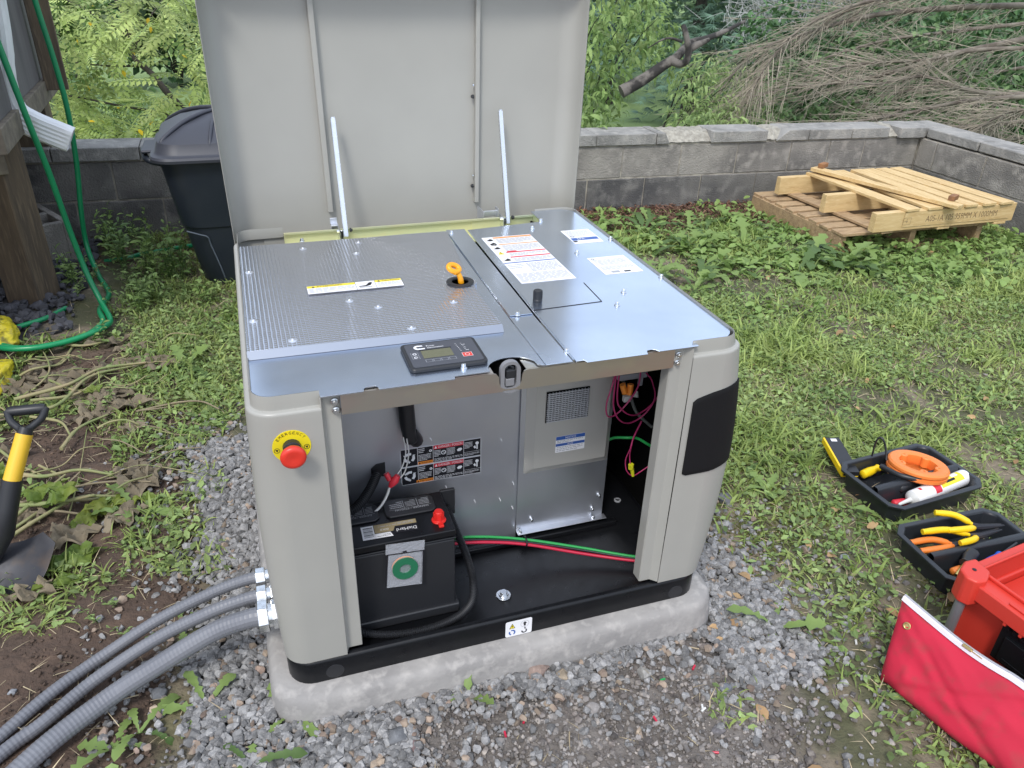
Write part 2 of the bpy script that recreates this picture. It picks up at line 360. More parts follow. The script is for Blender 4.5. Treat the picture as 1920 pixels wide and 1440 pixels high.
def bark_mask(x, y):
    e = .5*(fbm(x, y, 2, 31)-.5)
    return smooth01((y - 2.52 + e)/.2) * smooth01((3.35+e-x)/.3) * smooth01((x+.3)/.3)
xs = np.unique(np.concatenate([-70*(np.linspace(1, 0, 26)[:-1])**2.2 - 1.35, np.arange(-1.35, 4.5, .018), 4.5 + 90*np.linspace(0, 1, 60)**2]))
ys = np.unique(np.concatenate([-30*(np.linspace(1, 0, 20)[:-1])**2.2 - .8, np.arange(-.8, 3.21, .018), 3.22 + 100*np.linspace(0, 1, 70)**2]))
GX, GY = np.meshgrid(xs, ys); HZ = terrain(GX, GY)
inyard = (GX < 4.5) & (GY < 3.2)
HZ = HZ + np.where(inyard, .012*(fbm(GX, GY, 6, 2)-.5) + .008*(fbm(GX, GY, 25, 4, 2)-.5) + soil_mask(GX, GY)*.03*(fbm(GX, GY, 7, 12)-.45), 0)
HZ = np.where((GX > -.02) & (GX < .93) & (GY > 0) & (GY < .9), HZ-.03, HZ)
def lerpc(a, b, t): return a*(1-t[..., None]) + np.array(b)*t[..., None]
n1, n2, n3 = fbm(GX, GY, 3, 41), fbm(GX, GY, 14, 42), fbm(GX, GY, 45, 43, 2)
C = np.ones(GX.shape + (3,)) * np.array((.085, .085, .045)); C = lerpc(C, (.19, .155, .11), smooth01((n2-.42)*4)); C = lerpc(C, (.10, .10, .035), smooth01((n1-.5)*5)*.5)
C = lerpc(C, (.145, .128, .115), dirt_mask(GX, GY)); C = lerpc(C, (.21, .19, .175), dirt_mask(GX, GY)*smooth01((n3-.55)*5)*.6)
C = lerpc(C, (.075, .050, .037), soil_mask(GX, GY)); C = lerpc(C, (.12, .078, .055), soil_mask(GX, GY)*smooth01((n2-.5)*5)*.7)
C = lerpc(C, (.085, .045, .028), bark_mask(GX, GY)); C = lerpc(C, (.045, .044, .044), gravel_mask(GX, GY)*1.)  # bed under the gravel darkened so gaps between stones read as shade
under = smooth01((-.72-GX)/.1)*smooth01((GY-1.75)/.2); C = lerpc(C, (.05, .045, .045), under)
lawn = np.where(inyard, 0, 1.); C = lerpc(C, (.20, .29, .105), lawn); C = lerpc(C, (.15, .22, .08), lawn*smooth01((fbm(GX, GY, .6, 51)-.45)*4))
nx_, ny_ = len(xs), len(ys)
V = np.stack([GX, GY, HZ], -1).reshape(-1, 3); ii = np.arange(nx_*ny_).reshape(ny_, nx_)
F = np.stack([ii[:-1,:-1], ii[:-1,1:], ii[1:,1:], ii[1:,:-1]], -1).reshape(-1, 4)
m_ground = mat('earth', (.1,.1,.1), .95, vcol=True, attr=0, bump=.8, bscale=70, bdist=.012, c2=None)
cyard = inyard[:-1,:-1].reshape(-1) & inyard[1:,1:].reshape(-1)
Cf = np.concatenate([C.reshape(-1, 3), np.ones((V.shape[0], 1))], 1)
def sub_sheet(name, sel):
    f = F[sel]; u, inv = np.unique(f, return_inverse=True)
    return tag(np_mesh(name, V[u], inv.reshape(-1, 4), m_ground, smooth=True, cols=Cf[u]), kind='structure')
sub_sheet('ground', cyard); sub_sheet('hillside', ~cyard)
def zg(x, y): return terrain(np.asarray(x, float), np.asarray(y, float))

# ================================================================= GENERATOR
gen = thing('generator', 'beige standby generator with raised lid, open front and bare metal top, on a concrete pad', 'generator')
R = .042
def fbow(z): t = min(max((z-.03)/.595, 0), 1); return sin(pi*min(1, t*.92+.02))**.9 if 0 < t < 1 else 0
def path_side(s, left):
    """plan of one wrap-round side panel, s in 0..1 from its front edge round to the rear; returns x,y,nx,ny"""
    if left: xf, xr = .113, .0
    else: xf, xr = .789, .900
    sg = -1 if left else 1; f = abs(xf-xr)-R; arc = R*pi/2; side = .86-2*R; back = .075; tot = f+arc+side+arc+back; d = s*tot
    if d < f: return (xf + sg*d, 0, 0, -1)
    d -= f
    if d < arc: a = d/R; return (xr - sg*R + sg*R*sin(a), R - R*cos(a), sg*sin(a), -cos(a))
    d -= arc
    if d < side: return (xr, R+d, sg, 0)
    d -= side
    if d < arc: a = d/R; return (xr - sg*R + sg*R*cos(a), .86-R+R*sin(a), sg*cos(a), sin(a))
    d -= arc; return (xr - sg*(R+d), .86, 0, 1)
def side_pt(s, z, left, off=0):
    x, y, nx, ny = path_side(s, left); b = (.010 if left else .036) * fbow(z) * abs(nx)**1.2
    return (x + nx*(off+b*1) , y + ny*(off + .003*fbow(z)), z)
SV = [0]; 
def side_svals():
    f = .113-R; arc = R*pi/2; side = .86-2*R; tot = f+2*arc+side+.075
    out = [0, f*.4/tot, f*.8/tot, f*.97/tot]; out += [(f + arc*i/8)/tot for i in range(9)]; out += [(f+arc+side*i/10)/tot for i in range(1, 11)]
    out += [(f+arc+side+arc*i/8)/tot for i in range(1, 9)]; out.append(1); return out
ss = side_svals()
for left in (True, False):
    prof = [(0,.058),(0,.10),(0,.16),(0,.22),(0,.28),(0,.34),(0,.40),(0,.46),(0,.52),(0,.57),(0,.603),(0,.6135),(-.0006,.6165),(-.0022,.6185),(-.0045,.6195),(-.0072,.6198),(-.0082,.6205),(-.0085,.6222),(-.0085,.646)]
    b = MB(); W = len(ss); vs = []
    for off, z in prof:
        for s in ss: vs.append(side_pt(s, z, left, off))
    b.add(vs, [(j*W+i, j*W+i+1, (j+1)*W+i+1, (j+1)*W+i) for j in range(len(prof)-1) for i in range(W-1)])
    o = b.build('side_panel', m_paint, gen, smooth=38, solid=.0022)
    # door jamb: folded strip beside the opening
    b = MB(); X = (lambda x: x) if left else (lambda x: .902-x)
    zz = (.062, .636)
    if left: pl = [(.1135,.0005),(.1165,.010),(.1185,.0125),(.1435,.0125),(.1445,.014),(.1445,.040)]
    else: pl = [(.7885,.0005),(.7755,.0125),(.7735,.0135),(.7515,.0135),(.7505,.015),(.7505,.040)]
    b.add([(x, y, zz[0]) for x, y in pl] + [(x, y, zz[1]) for x, y in pl], [(i, i+1, i+1+len(pl), i+len(pl)) for i in range(len(pl)-1)])
    b.build('door_jamb', m_paint, gen, solid=.0018)
# rear wall of the housing
MB().bb(.07, .83, .856, .860, .05, .622).build('rear_panel', m_paint, gen)
# base tray with rolled lip
b = MB(); out = rrect(.902, .862, .05, 7, .45, .43)
def ring(poly, dx): 
    return [(.45 + (x-.45)*(1-dx/.45), .43 + (y-.43)*(1-dx/.43)) for x, y in poly]
n = len(out); levels = [(0,0),(0,.044),(.001,.050),(.003,.0535),(.006,.0548),(.0135,.0548),(.0155,.052),(.0165,.034),(.020,.031)]
vs = []
for dx, z in levels: vs += [(x, y, z) for x, y in ring(out, dx)]
b.add(vs, [(j*n+i, j*n+(i+1)%n, (j+1)*n+(i+1)%n, (j+1)*n+i) for j in range(len(levels)-1) for i in range(n)] + [list(range((len(levels)-1)*n, len(levels)*n)), list(range(n))[::-1]])
b.build('base_tray', m_black, gen, smooth=40)
for x, z in ((.086,.021),(.838,.018)):
    b = MB(frame((x,-.0005,z), (1,0,0), (0,0,1))); b.lathe([(.0175,0),(.0175,.0008),(.0165,.0012),(0,.0012)], 28); b.build('plug_cap', m_plastic, gen)
# raised ridge on tray floor behind the battery bay
MB().bb(.15,.80,.232,.247,.031,.046).build('floor_rib', m_black, gen, bevel=.003)
# foam lined void at right and behind
b = MB(); b.bb(.765,.770,.26,.84,.035,.62); b.build('bulkhead', m_void, gen)
b = MB(); b.bb(.885,.890,.05,.84,.035,.60); b.bb(.775,.884,.825,.835,.035,.60); b.bb(.02,.026,.06,.84,.035,.60); b.bb(.03,.76,.80,.806,.035,.60)
b.build('sound_foam', m_foam, gen)
# front rail
zt = .6365
pl = [(.145,.6005),(.7505,.6005),(.7505,zt),(.462,zt),(.4575,.6345),(.4545,.628),(.4535,.616),(.4505,.6075),(.442,.603),(.425,.603),(.4165,.6075),(.4135,.616),(.4125,.628),(.4075,.6345),(.403,zt),(.145,zt)]
b = MB(frame((0,.006,0),(1,0,0),(0,0,1))); b.prism(pl, 0, .0022)
o = b.build('front_rail', m_rail, gen)
b = MB(); b.bb(.145,.403,.0065,.04,.6355,.6372); b.bb(.462,.7505,.0065,.04,.6355,.6372); b.bb(.145,.75,.0042,.022,.5985,.6003); b.build('rail_flange', m_rail, gen)
# rear rail: yellow zinc channel seen behind the plates
b = MB(); b.bb(.118,.772,.835,.838,.585,.634); b.bb(.118,.772,.8275,.835,.6325,.6365); b.bb(.118,.772,.76,.8345,.598,.6005); b.build('rear_rail', m_yz, gen)
b = MB(); b.bb(.7715,.774,.7605,.835,.600,.6385); b.bb(.60,.7712,.8325,.8347,.601,.630); b.build('rail_bracket', m_yz, gen)
# ---- top plates
def hole_plate(name, poly, m, z=.6395, t=.0022, parent=gen, bev=.0006):
    b = MB(); b.prism(poly, z, z+t); return b.build(name, m, parent, bevel=bev, seg=1)
arc = lambda cx, cy, rx, ry, a0, a1, n: [(cx+rx*cos(radians(a0+(a1-a0)*i/n)), cy+ry*sin(radians(a0+(a1-a0)*i/n))) for i in range(n+1)]
# left plate (counter-clockwise from rear left)
pl = [(.008,.727)] + [(.0078,.06)] + arc(.060,.060,.052,.052,180,262,7) + [(.075,.0145),(.088,.0105),(.113,.0085),(.1135,-.004),(.1815,-.004),(.183,.004),(.186,.0085),(.203,.0085),(.206,.004),(.2075,-.004),(.333,-.004),(.3345,.0055),(.3955,.0055)]
pl += arc(.441,.012,.0445,.0340,190,20,12) + [(.4835,.0095),(.490,.003),(.4955,.001),(.4955,.204),(.5035,.7395),(.40,.7405)]
hole_plate('left_cover', pl, m_galv)
pl = [(.4968,.001),(.5465,.0008),(.5455,.727),(.5045,.739),(.4968,.204)]
hole_plate('centre_strip', pl, m_galv, z=.6402)
hole_plate('centre_cover', [(.4978,.205),(.5448,.205),(.5528,.7355),(.5058,.7385)], m_galv, z=.6431, t=.0018)
b = MB(); b.tube([(.5495,.004,.6418),(.5515,.20,.6418),(.5555,.40,.6418),(.562,.73,.6418)], .0021, 8); b.build('plate_fold', m_galv, gen, smooth=60)
pl = [(.5525,.001),(.5675,.0012),(.5705,-.0075),(.6885,-.0075),(.690,-.001),(.6935,.0065),(.703,.0075),(.709,.004),(.713,-.003),(.7945,-.003),(.7955,.0085),(.817,.0095),(.832,.0135)]
pl += arc(.841,.063,.0515,.0525,-88,0,8) + [(.8925,.80)] + arc(.8465,.80,.046,.047,0,85,6) + [(.770,.847),(.7685,.7575),(.563,.7355)]
hole_plate('right_cover', pl, m_galv, z=.6395)
# punched access door in the right plate
b = MB(); b.tube([(.544,.329,.6420),(.5462,.2265,.6420),(.5475,.2235,.6420),(.704,.2300,.6420)], .0009, 6, True); b.tube([(.7045,.2305,.6420),(.7085,.333,.6420)], .0009, 6); b.build('door_cutline', m_dkp, gen)
b = MB(); b.bb(.5475,.7035,.2315,.331,.6418,.6426); 
b = MB(Matrix.Translation((.578,.267,.6418))); b.lathe([(.0098,0),(.0098,.004),(.0088,.005),(.0088,.0215),(.0082,.0235),(0,.0235)], 24)
for k in range(14):
    a = 2*pi*k/14; b.M = Matrix.Translation((.578+.0091*cos(a), .267+.0091*sin(a), .647)) @ Matrix.Rotation(a,4,'Z'); b.bb(-.0006,.0006,-.0008,.0008,0,.017)
b.build('breather_cap', m_plastic, gen, bevel=.0004)
# flange bolts
def bolt(F, r=.0062, parent=gen, name='bolt', washer=True, m=m_zinc):
    b = MB(F); 
    if washer: b.lathe([(r*1.0,0),(r*1.0,.0012),(r*.9,.0022),(0,.0022)], 18)
    b.prism([(r*.72*cos(radians(60*i+12)), r*.72*sin(radians(60*i+12))) for i in range(6)], .0022, .0072)
    b.lathe([(r*.42,.0073),(r*.36,.0062),(0,.0062)], 10) 
    return b.build(name, m, parent, bevel=.0004, seg=1)
for x, y in ((.514,.714),(.514,.207),(.549,.037),(.357,.030)): bolt(Matrix.Translation((x, y, .6435 if x > .5 and y > .1 else .6418)))
for x, y in ((.767,.759),(.724,.706),(.897-.012,.579),(.766,.509),(.901-.014,.318),(.769,.262),(.727,.204),(.155,.745)): bolt(Matrix.Translation((x, y, .6418)))
for x, z in ((.1355,.622),(.1365,.6055)): bolt(frame((x,.0100,z),(1,0,0),(0,0,1)), .0066, washer=True)
for x, z in ((.7625,.621),(.7615,.6045)): bolt(frame((x,.0115,z),(1,0,0),(0,0,1)), .0060)
# ---- foil insulation pad on the left plate
b = MB(); pl = [(.0095,.162),(.466,.155),(.4675,.352),(.478,.366),(.4765,.392),(.470,.402),(.5005,.7015),(.012,.708)]
b.prism(pl, .6419, .6535); o = b.build('foil_insulation_pad', m_foil, gen, bevel=.0012); foil = o
b = MB(); b.add([(.0095,.1625,.6537),(.4665,.1555,.6537),(.4665,.1440,.6422),(.0095,.1510,.6422),(.0095,.1625,.6422),(.4665,.1555,.6422)], [(0,3,2,1),(0,4,3),(1,2,5)]); b.build('foil_edge', m_edge, foil)
for x, y in ((.026,.287),(.088,.188),(.258,.293),(.300,.184),(.209,.337),(.405,.28),(.028,.539),(.278,.671),(.262,.60),(.15,.66)):
    b = MB(Matrix.Translation((x, y, .6534))); b.lathe([(.0085,0),(.0075,.0008),(.003,.0012),(.0018,.0032),(0,.0036)], 14); b.build('retaining_pin', m_galv_in, foil, smooth=40)
# ---- dipstick
b = MB(Matrix.Translation((.444,.374,.6535))); b.lathe([(.029,0),(.029,.0022),(.026,.003),(.018,.003),(.0165,-.004),(0,-.004)], 28); o = b.build('dipstick_well', m_plastic, gen, smooth=40)
b = MB(); b.tube(smoothpts([(.446,.372,.650),(.444,.372,.664),(.440,.374,.674),(.437,.375,.680)], 4), [.0062]*4+[.0056]*4+[.005]*5, 10)
F = frame((.4315,.377,.6850), (.95,.1,-.30), (-.05,.80,.60)); ring_ = [F @ Vector((.0120*cos(a), .0085*sin(a)*1.0, 0)) for a in np.linspace(0, 2*pi, 22)[:-1]]
b.tube(ring_, .0058, 8, closed=True); b.tube([F@Vector((0,-.010,0)), (.439,.3745,.676)], .0056, 8)
b.build('dipstick_handle', m_dip, gen, smooth=60)
m_latch = mat('grey_latch', (.20,.20,.21), .45)
# ---- latch in the rail notch
b = MB(frame((.4335,.004,.6290),(1,0,0),(0,0,1))); ou = rrect(.036,.062,.0175,6); inn = rrect(.022,.046,.009,6)
k = len(ou); vs = [(x,y-.0045,0) for x,y in ou]+[(x,y-.0045,-.010) for x,y in ou]+[(x,y-.0025,0) for x,y in inn]+[(x,y-.0025,-.010) for x,y in inn]
b.add(vs, [(i,(i+1)%k,(i+1)%k+2*k,i+2*k) for i in range(k)]+[(i,(i+1)%k,(i+1)%k+k,i+k) for i in range(k)]+[(i+2*k,(i+1)%k+2*k,(i+1)%k+3*k,i+3*k) for i in range(k)])
cav = MB(); cav.bb(.385,.500,.050,.053,.603,.6385); cav.bb(.385,.500,.012,.050,.602,.6035); cav.bb(.385,.388,.012,.050,.60,.6385); cav.bb(.497,.500,.012,.050,.60,.6385); cav.build('latch_shade_box', m_void, gen)  # black box added behind the cutout to keep the latch recess dark
o = b.build('latch_bracket', m_latch, gen, smooth=30)
b = MB(); b.bb(.4250,.4420,.006,.018,.606,.622); b.build('latch_block', m_latch, o, bevel=.002)
b = MB(); b.bb(.4262,.4428,.006,.018,.622,.637); b.tube([(.427,.012,.637),(.434,.020,.640),(.442,.012,.637)], .003, 6); b.build('latch_hook', m_plastic, o, bevel=.002)
# ---- lid, standing open behind
LT = 1.215
def lid_plan(u):
    pts = [(.0,.858),(.0,.872),(.0015,.888),(.006,.902),(.014,.915),(.026,.924),(.045,.930),(.20,.934),(.45,.936),(.70,.934),(.852,.930),(.872,.924),(.886,.914),(.894,.902),(.899,.888),(.9015,.872),(.9025,.858)]
    return pts[u]
b = MB(); zz = [.600,.606,.62,.66,.70,.76,.82,.88,.94,1.0,1.06,1.12,1.17,1.195,LT]; vs = []; n = 17
for j, z in enumerate(zz):
    t = max(0, (z-1.17)/(LT-1.17)); pull = 1-.03*t*t
    for i in range(n):
        x, y = lid_plan(i); w = 1 + .004*sin(pi*(z-.6)/(LT-.6)) ; vs.append((.451+(x-.451)*w*pull*(1 + .012*(z-.62)/.6 if True else 1), y - .03*t*t, z))
b.add(vs, [(j*n+i, j*n+i+1, (j+1)*n+i+1, (j+1)*n+i) for j in range(len(zz)-1) for i in range(n-1)])
b.bb(.02,.885,.86,.90,LT-.002,LT)
b.bb(.012,.888,.905,.929,.598,.600)
lid = b.build('lid', m_paint, gen, smooth=50, solid=.0025)
for x0, x1, xt in ((.2385,.2515,.2315),(.6325,.6435,.6340)):
    b = MB(); b.add([(x0,.933,.655),(x0,.916,.655),(x1,.916,.655),(x1,.933,.655),(xt,.935,1.195),(xt,.916,1.195),(xt+x1-x0,.916,1.195),(xt+x1-x0,.935,1.195)], [(0,1,5,4),(1,2,6,5),(2,3,7,6),(0,3,2,1),(4,5,6,7)])
    b.build('lid_rib', m_paint, lid, bevel=.0012)
for x, z in ((.6295,.93),(.6295,.70)):
    b = MB(frame((x,.922,z),(0,1,0),(0,0,1))); b.lathe([(.005,0),(.005,-.004),(.003,-.007),(0,-.007)], 10); b.build('rib_fastener', m_plastic, lid)
    b = MB(frame((x,.922,z+.028),(0,1,0),(0,0,1))); b.lathe([(.0035,0),(.0035,-.003),(0,-.004)], 10); b.build('rivet', m_zinc, lid)
for (bx, by, bz), (tx, ty, tz), w in (((.267,.808,.628),(.2475,.895,.893),.0095),((.695,.812,.628),(.6425,.895,.893),.0080)):
    A, B = Vector((bx,by,bz)), Vector((tx,ty,tz)); F = frame(A, (1,0,0), B-A); L = (B-A).length
    b = MB(F); b.bb(-w*.5,w*.5,-.004,L,0,.0014); b.bb(-w*.5-.0014,-w*.5,-.004,L,-.008,.0014); b.bb(w*.5,w*.5+.0012,-.004,L,-.008,.0014)
    b.bb(-w*.48,w*.5,L,L+.003,-.006,.001)
    st = b.build('lid_stay', m_zinc, gen, bevel=.0005, seg=1)
    b = MB(frame(A+Vector((.0095,0,.012)),(0,1,0),(0,0,1))); b.lathe([(.0055,0),(.0055,.004),(.0035,.004),(.0035,.007),(0,.007)], 12); b.build('pivot', m_plastic, st)
    b = MB(); b.bb(bx-.017,bx-.0145,by-.012,by+.03,.600,.645); b.bb(bx-.0145,bx-.006,by+.0,by+.0025,.602,.640); b.build('hinge_bracket', m_zinc, gen, bevel=.0008, seg=1)
    b = MB(frame((bx-.017,by+.006,.638),(0,0,1),(0,1,0))); b.lathe([(.0045,0),(.0045,.005),(0,.006)], 8); b.build('pivot', m_zinc, st)
b = MB(); b.bb(.236,.254,.845,.870,.640,.6425); b.bb(.236,.2375,.845,.870,.622,.640); b.bb(.236,.254,.868,.8705,.600,.655); b.build('hinge', m_galv_in, gen, bevel=.0008)
b = MB(); b.bb(.640,.678,.858,.8605,.632,.648); b.bb(.676,.6785,.845,.870,.628,.656); b.bb(.636,.6385,.845,.905,.615,.650); b.build('hinge', m_galv_in, gen, bevel=.0008)
bolt(Matrix.Translation((.205,.870,.612)), .006)
# ---- grip pad on right front corner
b = MB(); nu, nv = 14, 16
m_grip = mat('grip_black', (.006,.006,.007), .75, spec=.25); f_ = .111-R; arcL = R*pi/2; tot = (.111-R)+2*arcL+(.86-2*R)+.075
def grip(u, v):
    s = ((.0135) + u*(.0475+.060))/tot
    lo = .348 - .0*u; hi = .523 + .017*sin(min(1,u*1.25)*pi/2)
    if u < .07: hi -= .004; lo += .004
    z = lo + (hi-lo)*v; return side_pt(s - (.006/tot if v < .5 else 0)*(1-u)*0, z, False, .0030)
b.grid(grip, nu, nv); b.build('grip_pad', m_grip, gen, solid=.004, smooth=50)
# ---- emergency stop
es = MB(frame((.0605,-.0015,.5565),(1,0,0),(0,0,1))); es.lathe([(.0305,0),(.0305,.0012),(.012,.0012)], 40); es.M = es.M
esp = es.build('emergency_stop_plate', m_ylab, gen)
b = MB(); F0 = frame((.0605,-.0030,.5565),(1,0,0),(0,0,1))
word = 'EMERGENCY'
for i, ch in enumerate(word):
    a = radians(90 + 62 - i*124/(len(word)-1)*1.0); a = radians(90 + (52 - i*13)); b.M = F0 @ Matrix.Translation((.0235*cos(a), .0235*sin(a), 0)) @ Matrix.Rotation(a-pi/2, 4, 'Z'); vs, fs = text_mesh(ch); w = max(v[0] for v in vs)
    b.text(ch, -.0020, 0, .0054, .0038)
for sx in (-1, 1):
    b.M = F0 @ Matrix.Translation((.0235*sx, -.004, 0)); ci = [(.0048*cos(a), .0048*sin(a)) for a in np.linspace(0, 2*pi, 19)[:-1]]; cj = [(x*.82, y*.82) for x, y in ci]
    b.add([(x,y,0) for x,y in ci+cj], [(i,(i+1)%18,(i+1)%18+18,i+18) for i in range(18)]); b.flat([(-.0026,.0018),(.0026,.0018),(0,-.003)], 0.0)
b.build('lettering', m_dkp, esp)
b = MB(frame((.0605,-.0027,.5565),(1,0,0),(0,0,1))); b.lathe([(.0145,0),(.0145,.010),(.0125,.011),(.0125,.018)], 28); b.build('collar', m_plastic, gen, smooth=40)
b = MB(frame((.0605,-.0027,.5565),(1,0,0),(0,0,1))); b.lathe([(.012,.012),(.0135,.022),(.0165,.0245),(.0195,.027),(.0205,.031),(.0198,.0345),(.0170,.0368),(.0115,.0378),(.0105,.0374),(.0095,.0376),(.0075,.0372),(0,.0368)], 36)
b.build('emergency_button', m_red, gen, smooth=50)

# ---- stickers: a base sheet with its print as sub-parts
class Sticker:
    def __init__(s, name, o, u, v, w, h, parent, m=m_white, r=.002, label=None):
        s.F = frame(o, u, v); s.d = {}; b = MB(s.F); b.prism(rrect(w, h, r, 3, w/2, h/2), 0, .0003); s.o = b.build(name, m, parent)
        if label: s.o['label'] = label
    def b(s, m):
        if m.name not in s.d: s.d[m.name] = (MB(s.F), m)
        return s.d[m.name][0]
    def rect(s, m, x0, y0, x1, y1, k=1): s.b(m).flat([(x0,y0),(x1,y0),(x1,y1),(x0,y1)], .0003+.00012*k)
    def poly(s, m, p, k=2): s.b(m).flat(p, .0003+.00012*k)
    def text(s, m, t, x, y, h, w=None, k=3): s.b(m).text(t, x, y, h, w, .0003+.00012*k)
    def lines(s, m, x0, y0, x1, y1, n, k=3, fill=.5, seed=1):
        r = random.Random(seed+n); dy = (y1-y0)/n
        for i in range(n):
            y = y1 - dy*(i+1) + dy*(1-fill)/2; x = x0; end = x1 if i < n-1 else x0+(x1-x0)*r.uniform(.4,.9)
            while x < end:
                w = (x1-x0)*r.uniform(.05,.16); s.rect(m, x, y, min(x+w, end), y+dy*fill, k); x += w + (x1-x0)*.025
    def ring(s, m, cx, cy, r0, r1, k=3, n=16, a0=0, a1=360):
        A = [radians(a0+(a1-a0)*i/n) for i in range(n+1)]; z = .0003+.00012*k
        s.b(m).add([(cx+r0*cos(a),cy+r0*sin(a),z) for a in A]+[(cx+r1*cos(a),cy+r1*sin(a),z) for a in A], [(i,i+1,i+n+2,i+n+1) for i in range(n)])
    def done(s):
        for nme, (b, m) in s.d.items(): tag(b.build('lettering' if m in (m_dkp, m_white, m_greyp) else 'print', m, s.o), kind='stuff')
# caution strip on the foil
S = Sticker('caution_sticker', (.134,.381,.6562), (1,.0,0), (0,1,0), .194, .042, gen)
S.rect(m_yp, .0015,.0300,.0975,.0405); S.rect(m_yp, .1385,.0300,.1925,.0405); S.rect(m_dkp, .0975,.001,.0983,.041); S.rect(m_dkp, .1375,.001,.1383,.041)
S.rect(m_dkp, 0,0,.194,.0008); S.rect(m_dkp, 0,.0412,.194,.042); S.rect(m_dkp, 0,0,.0008,.042); S.rect(m_dkp, .1932,0,.194,.042)
S.poly(m_dkp, [(.010,.0315),(.017,.0315),(.0135,.0392)]); S.poly(m_dkp, [(.143,.0315),(.150,.0315),(.1465,.0392)])
S.text(m_dkp, 'ATTENTION', .020,.0318,.0072,.050); S.text(m_dkp, 'CAUTION', .153,.0318,.0072,.035)
S.lines(m_greyp, .004,.004,.094,.028, 4, fill=.32); S.lines(m_greyp, .142,.005,.189,.028, 4, fill=.32)
S.poly(m_dkp, [(.103,.018),(.118,.020),(.126,.033),(.131,.034),(.132,.029),(.127,.018),(.118,.014),(.104,.014)]); S.rect(m_dkp, .104,.009,.130,.0108, 3); S.done()
# big instruction label
S = Sticker('instruction_sticker', (.5765,.3615,.6420), (1,.0,0), (.004,1,0), .1265, .304, gen)
S.rect(m_orange, .028,.292,.1255,.3005); S.rect(m_orange, .028,.2445,.1255,.2495); S.rect(m_redp, .028,.188,.1255,.1945); S.rect(m_redp, .028,.1555,.1255,.162); S.rect(m_bluep, .001,.121,.1255,.126)
S.rect(m_greyp, .027,.126,.0277,.3005); S.rect(m_greyp, .044,.060,.0447,.118)
for y0, y1, n in ((.254,.288,6),(.2,.240,7),(.166,.184,3),(.130,.151,4)): S.lines(m_greyp, .031,y0,.122,y1, n, fill=.35, seed=int(y0*1000))
S.lines(m_greyp, .004,.085,.040,.114, 3, fill=.35); S.lines(m_greyp, .048,.062,.122,.115, 7, fill=.4); S.lines(m_greyp, .004,.006,.122,.056, 9, fill=.35)
for yy in (.279,.252,.220,.140): S.poly(m_dkp, [(.006,yy),(.012,yy+.006),(.018,yy+.012),(.022,yy+.006),(.023,yy-.002),(.014,yy-.004)])
S.ring(m_dkp, .015,.249,.004,.0075); S.poly(m_yp, [(.006,.180),(.022,.180),(.014,.200)]); S.poly(m_dkp, [(.0132,.185),(.0148,.185),(.0152,.194),(.0128,.194)], 4)
S.rect(m_redp, .031,.1945,.055,.1995, 2); S.done()
S = Sticker('emissions_sticker', (.787,.570,.6420), (1,0,0), (0,1,0), .076, .100, gen)
S.rect(m_bluep, .003,.022,.073,.040); S.rect(m_dkp, .002,.010,.012,.020); S.text(m_white, 'EPA', .018,.026,.010,.020, 4); S.lines(m_greyp, .006,.050,.070,.094, 6, fill=.3); S.ring(m_greyp, .012,.050,.003,.0055); S.done()
S = Sticker('rating_sticker', (.774,.364,.6420), (1,0,0), (0,1,0), .093, .106, gen)
S.ring(m_dkp, .010,.096,.003,.0045); S.text(m_greyp, 'Power Generation', .018,.0935,.0055,.045); S.lines(m_greyp, .006,.055,.087,.090, 5, fill=.35); S.rect(m_greyp, .004,.050,.089,.0508); S.lines(m_greyp, .006,.024,.087,.047, 4, fill=.35, seed=4)
S.rect(m_greyp, .020,.006,.040,.018); S.rect(m_dkp, .050,.006,.066,.014); S.done()
# danger stickers inside

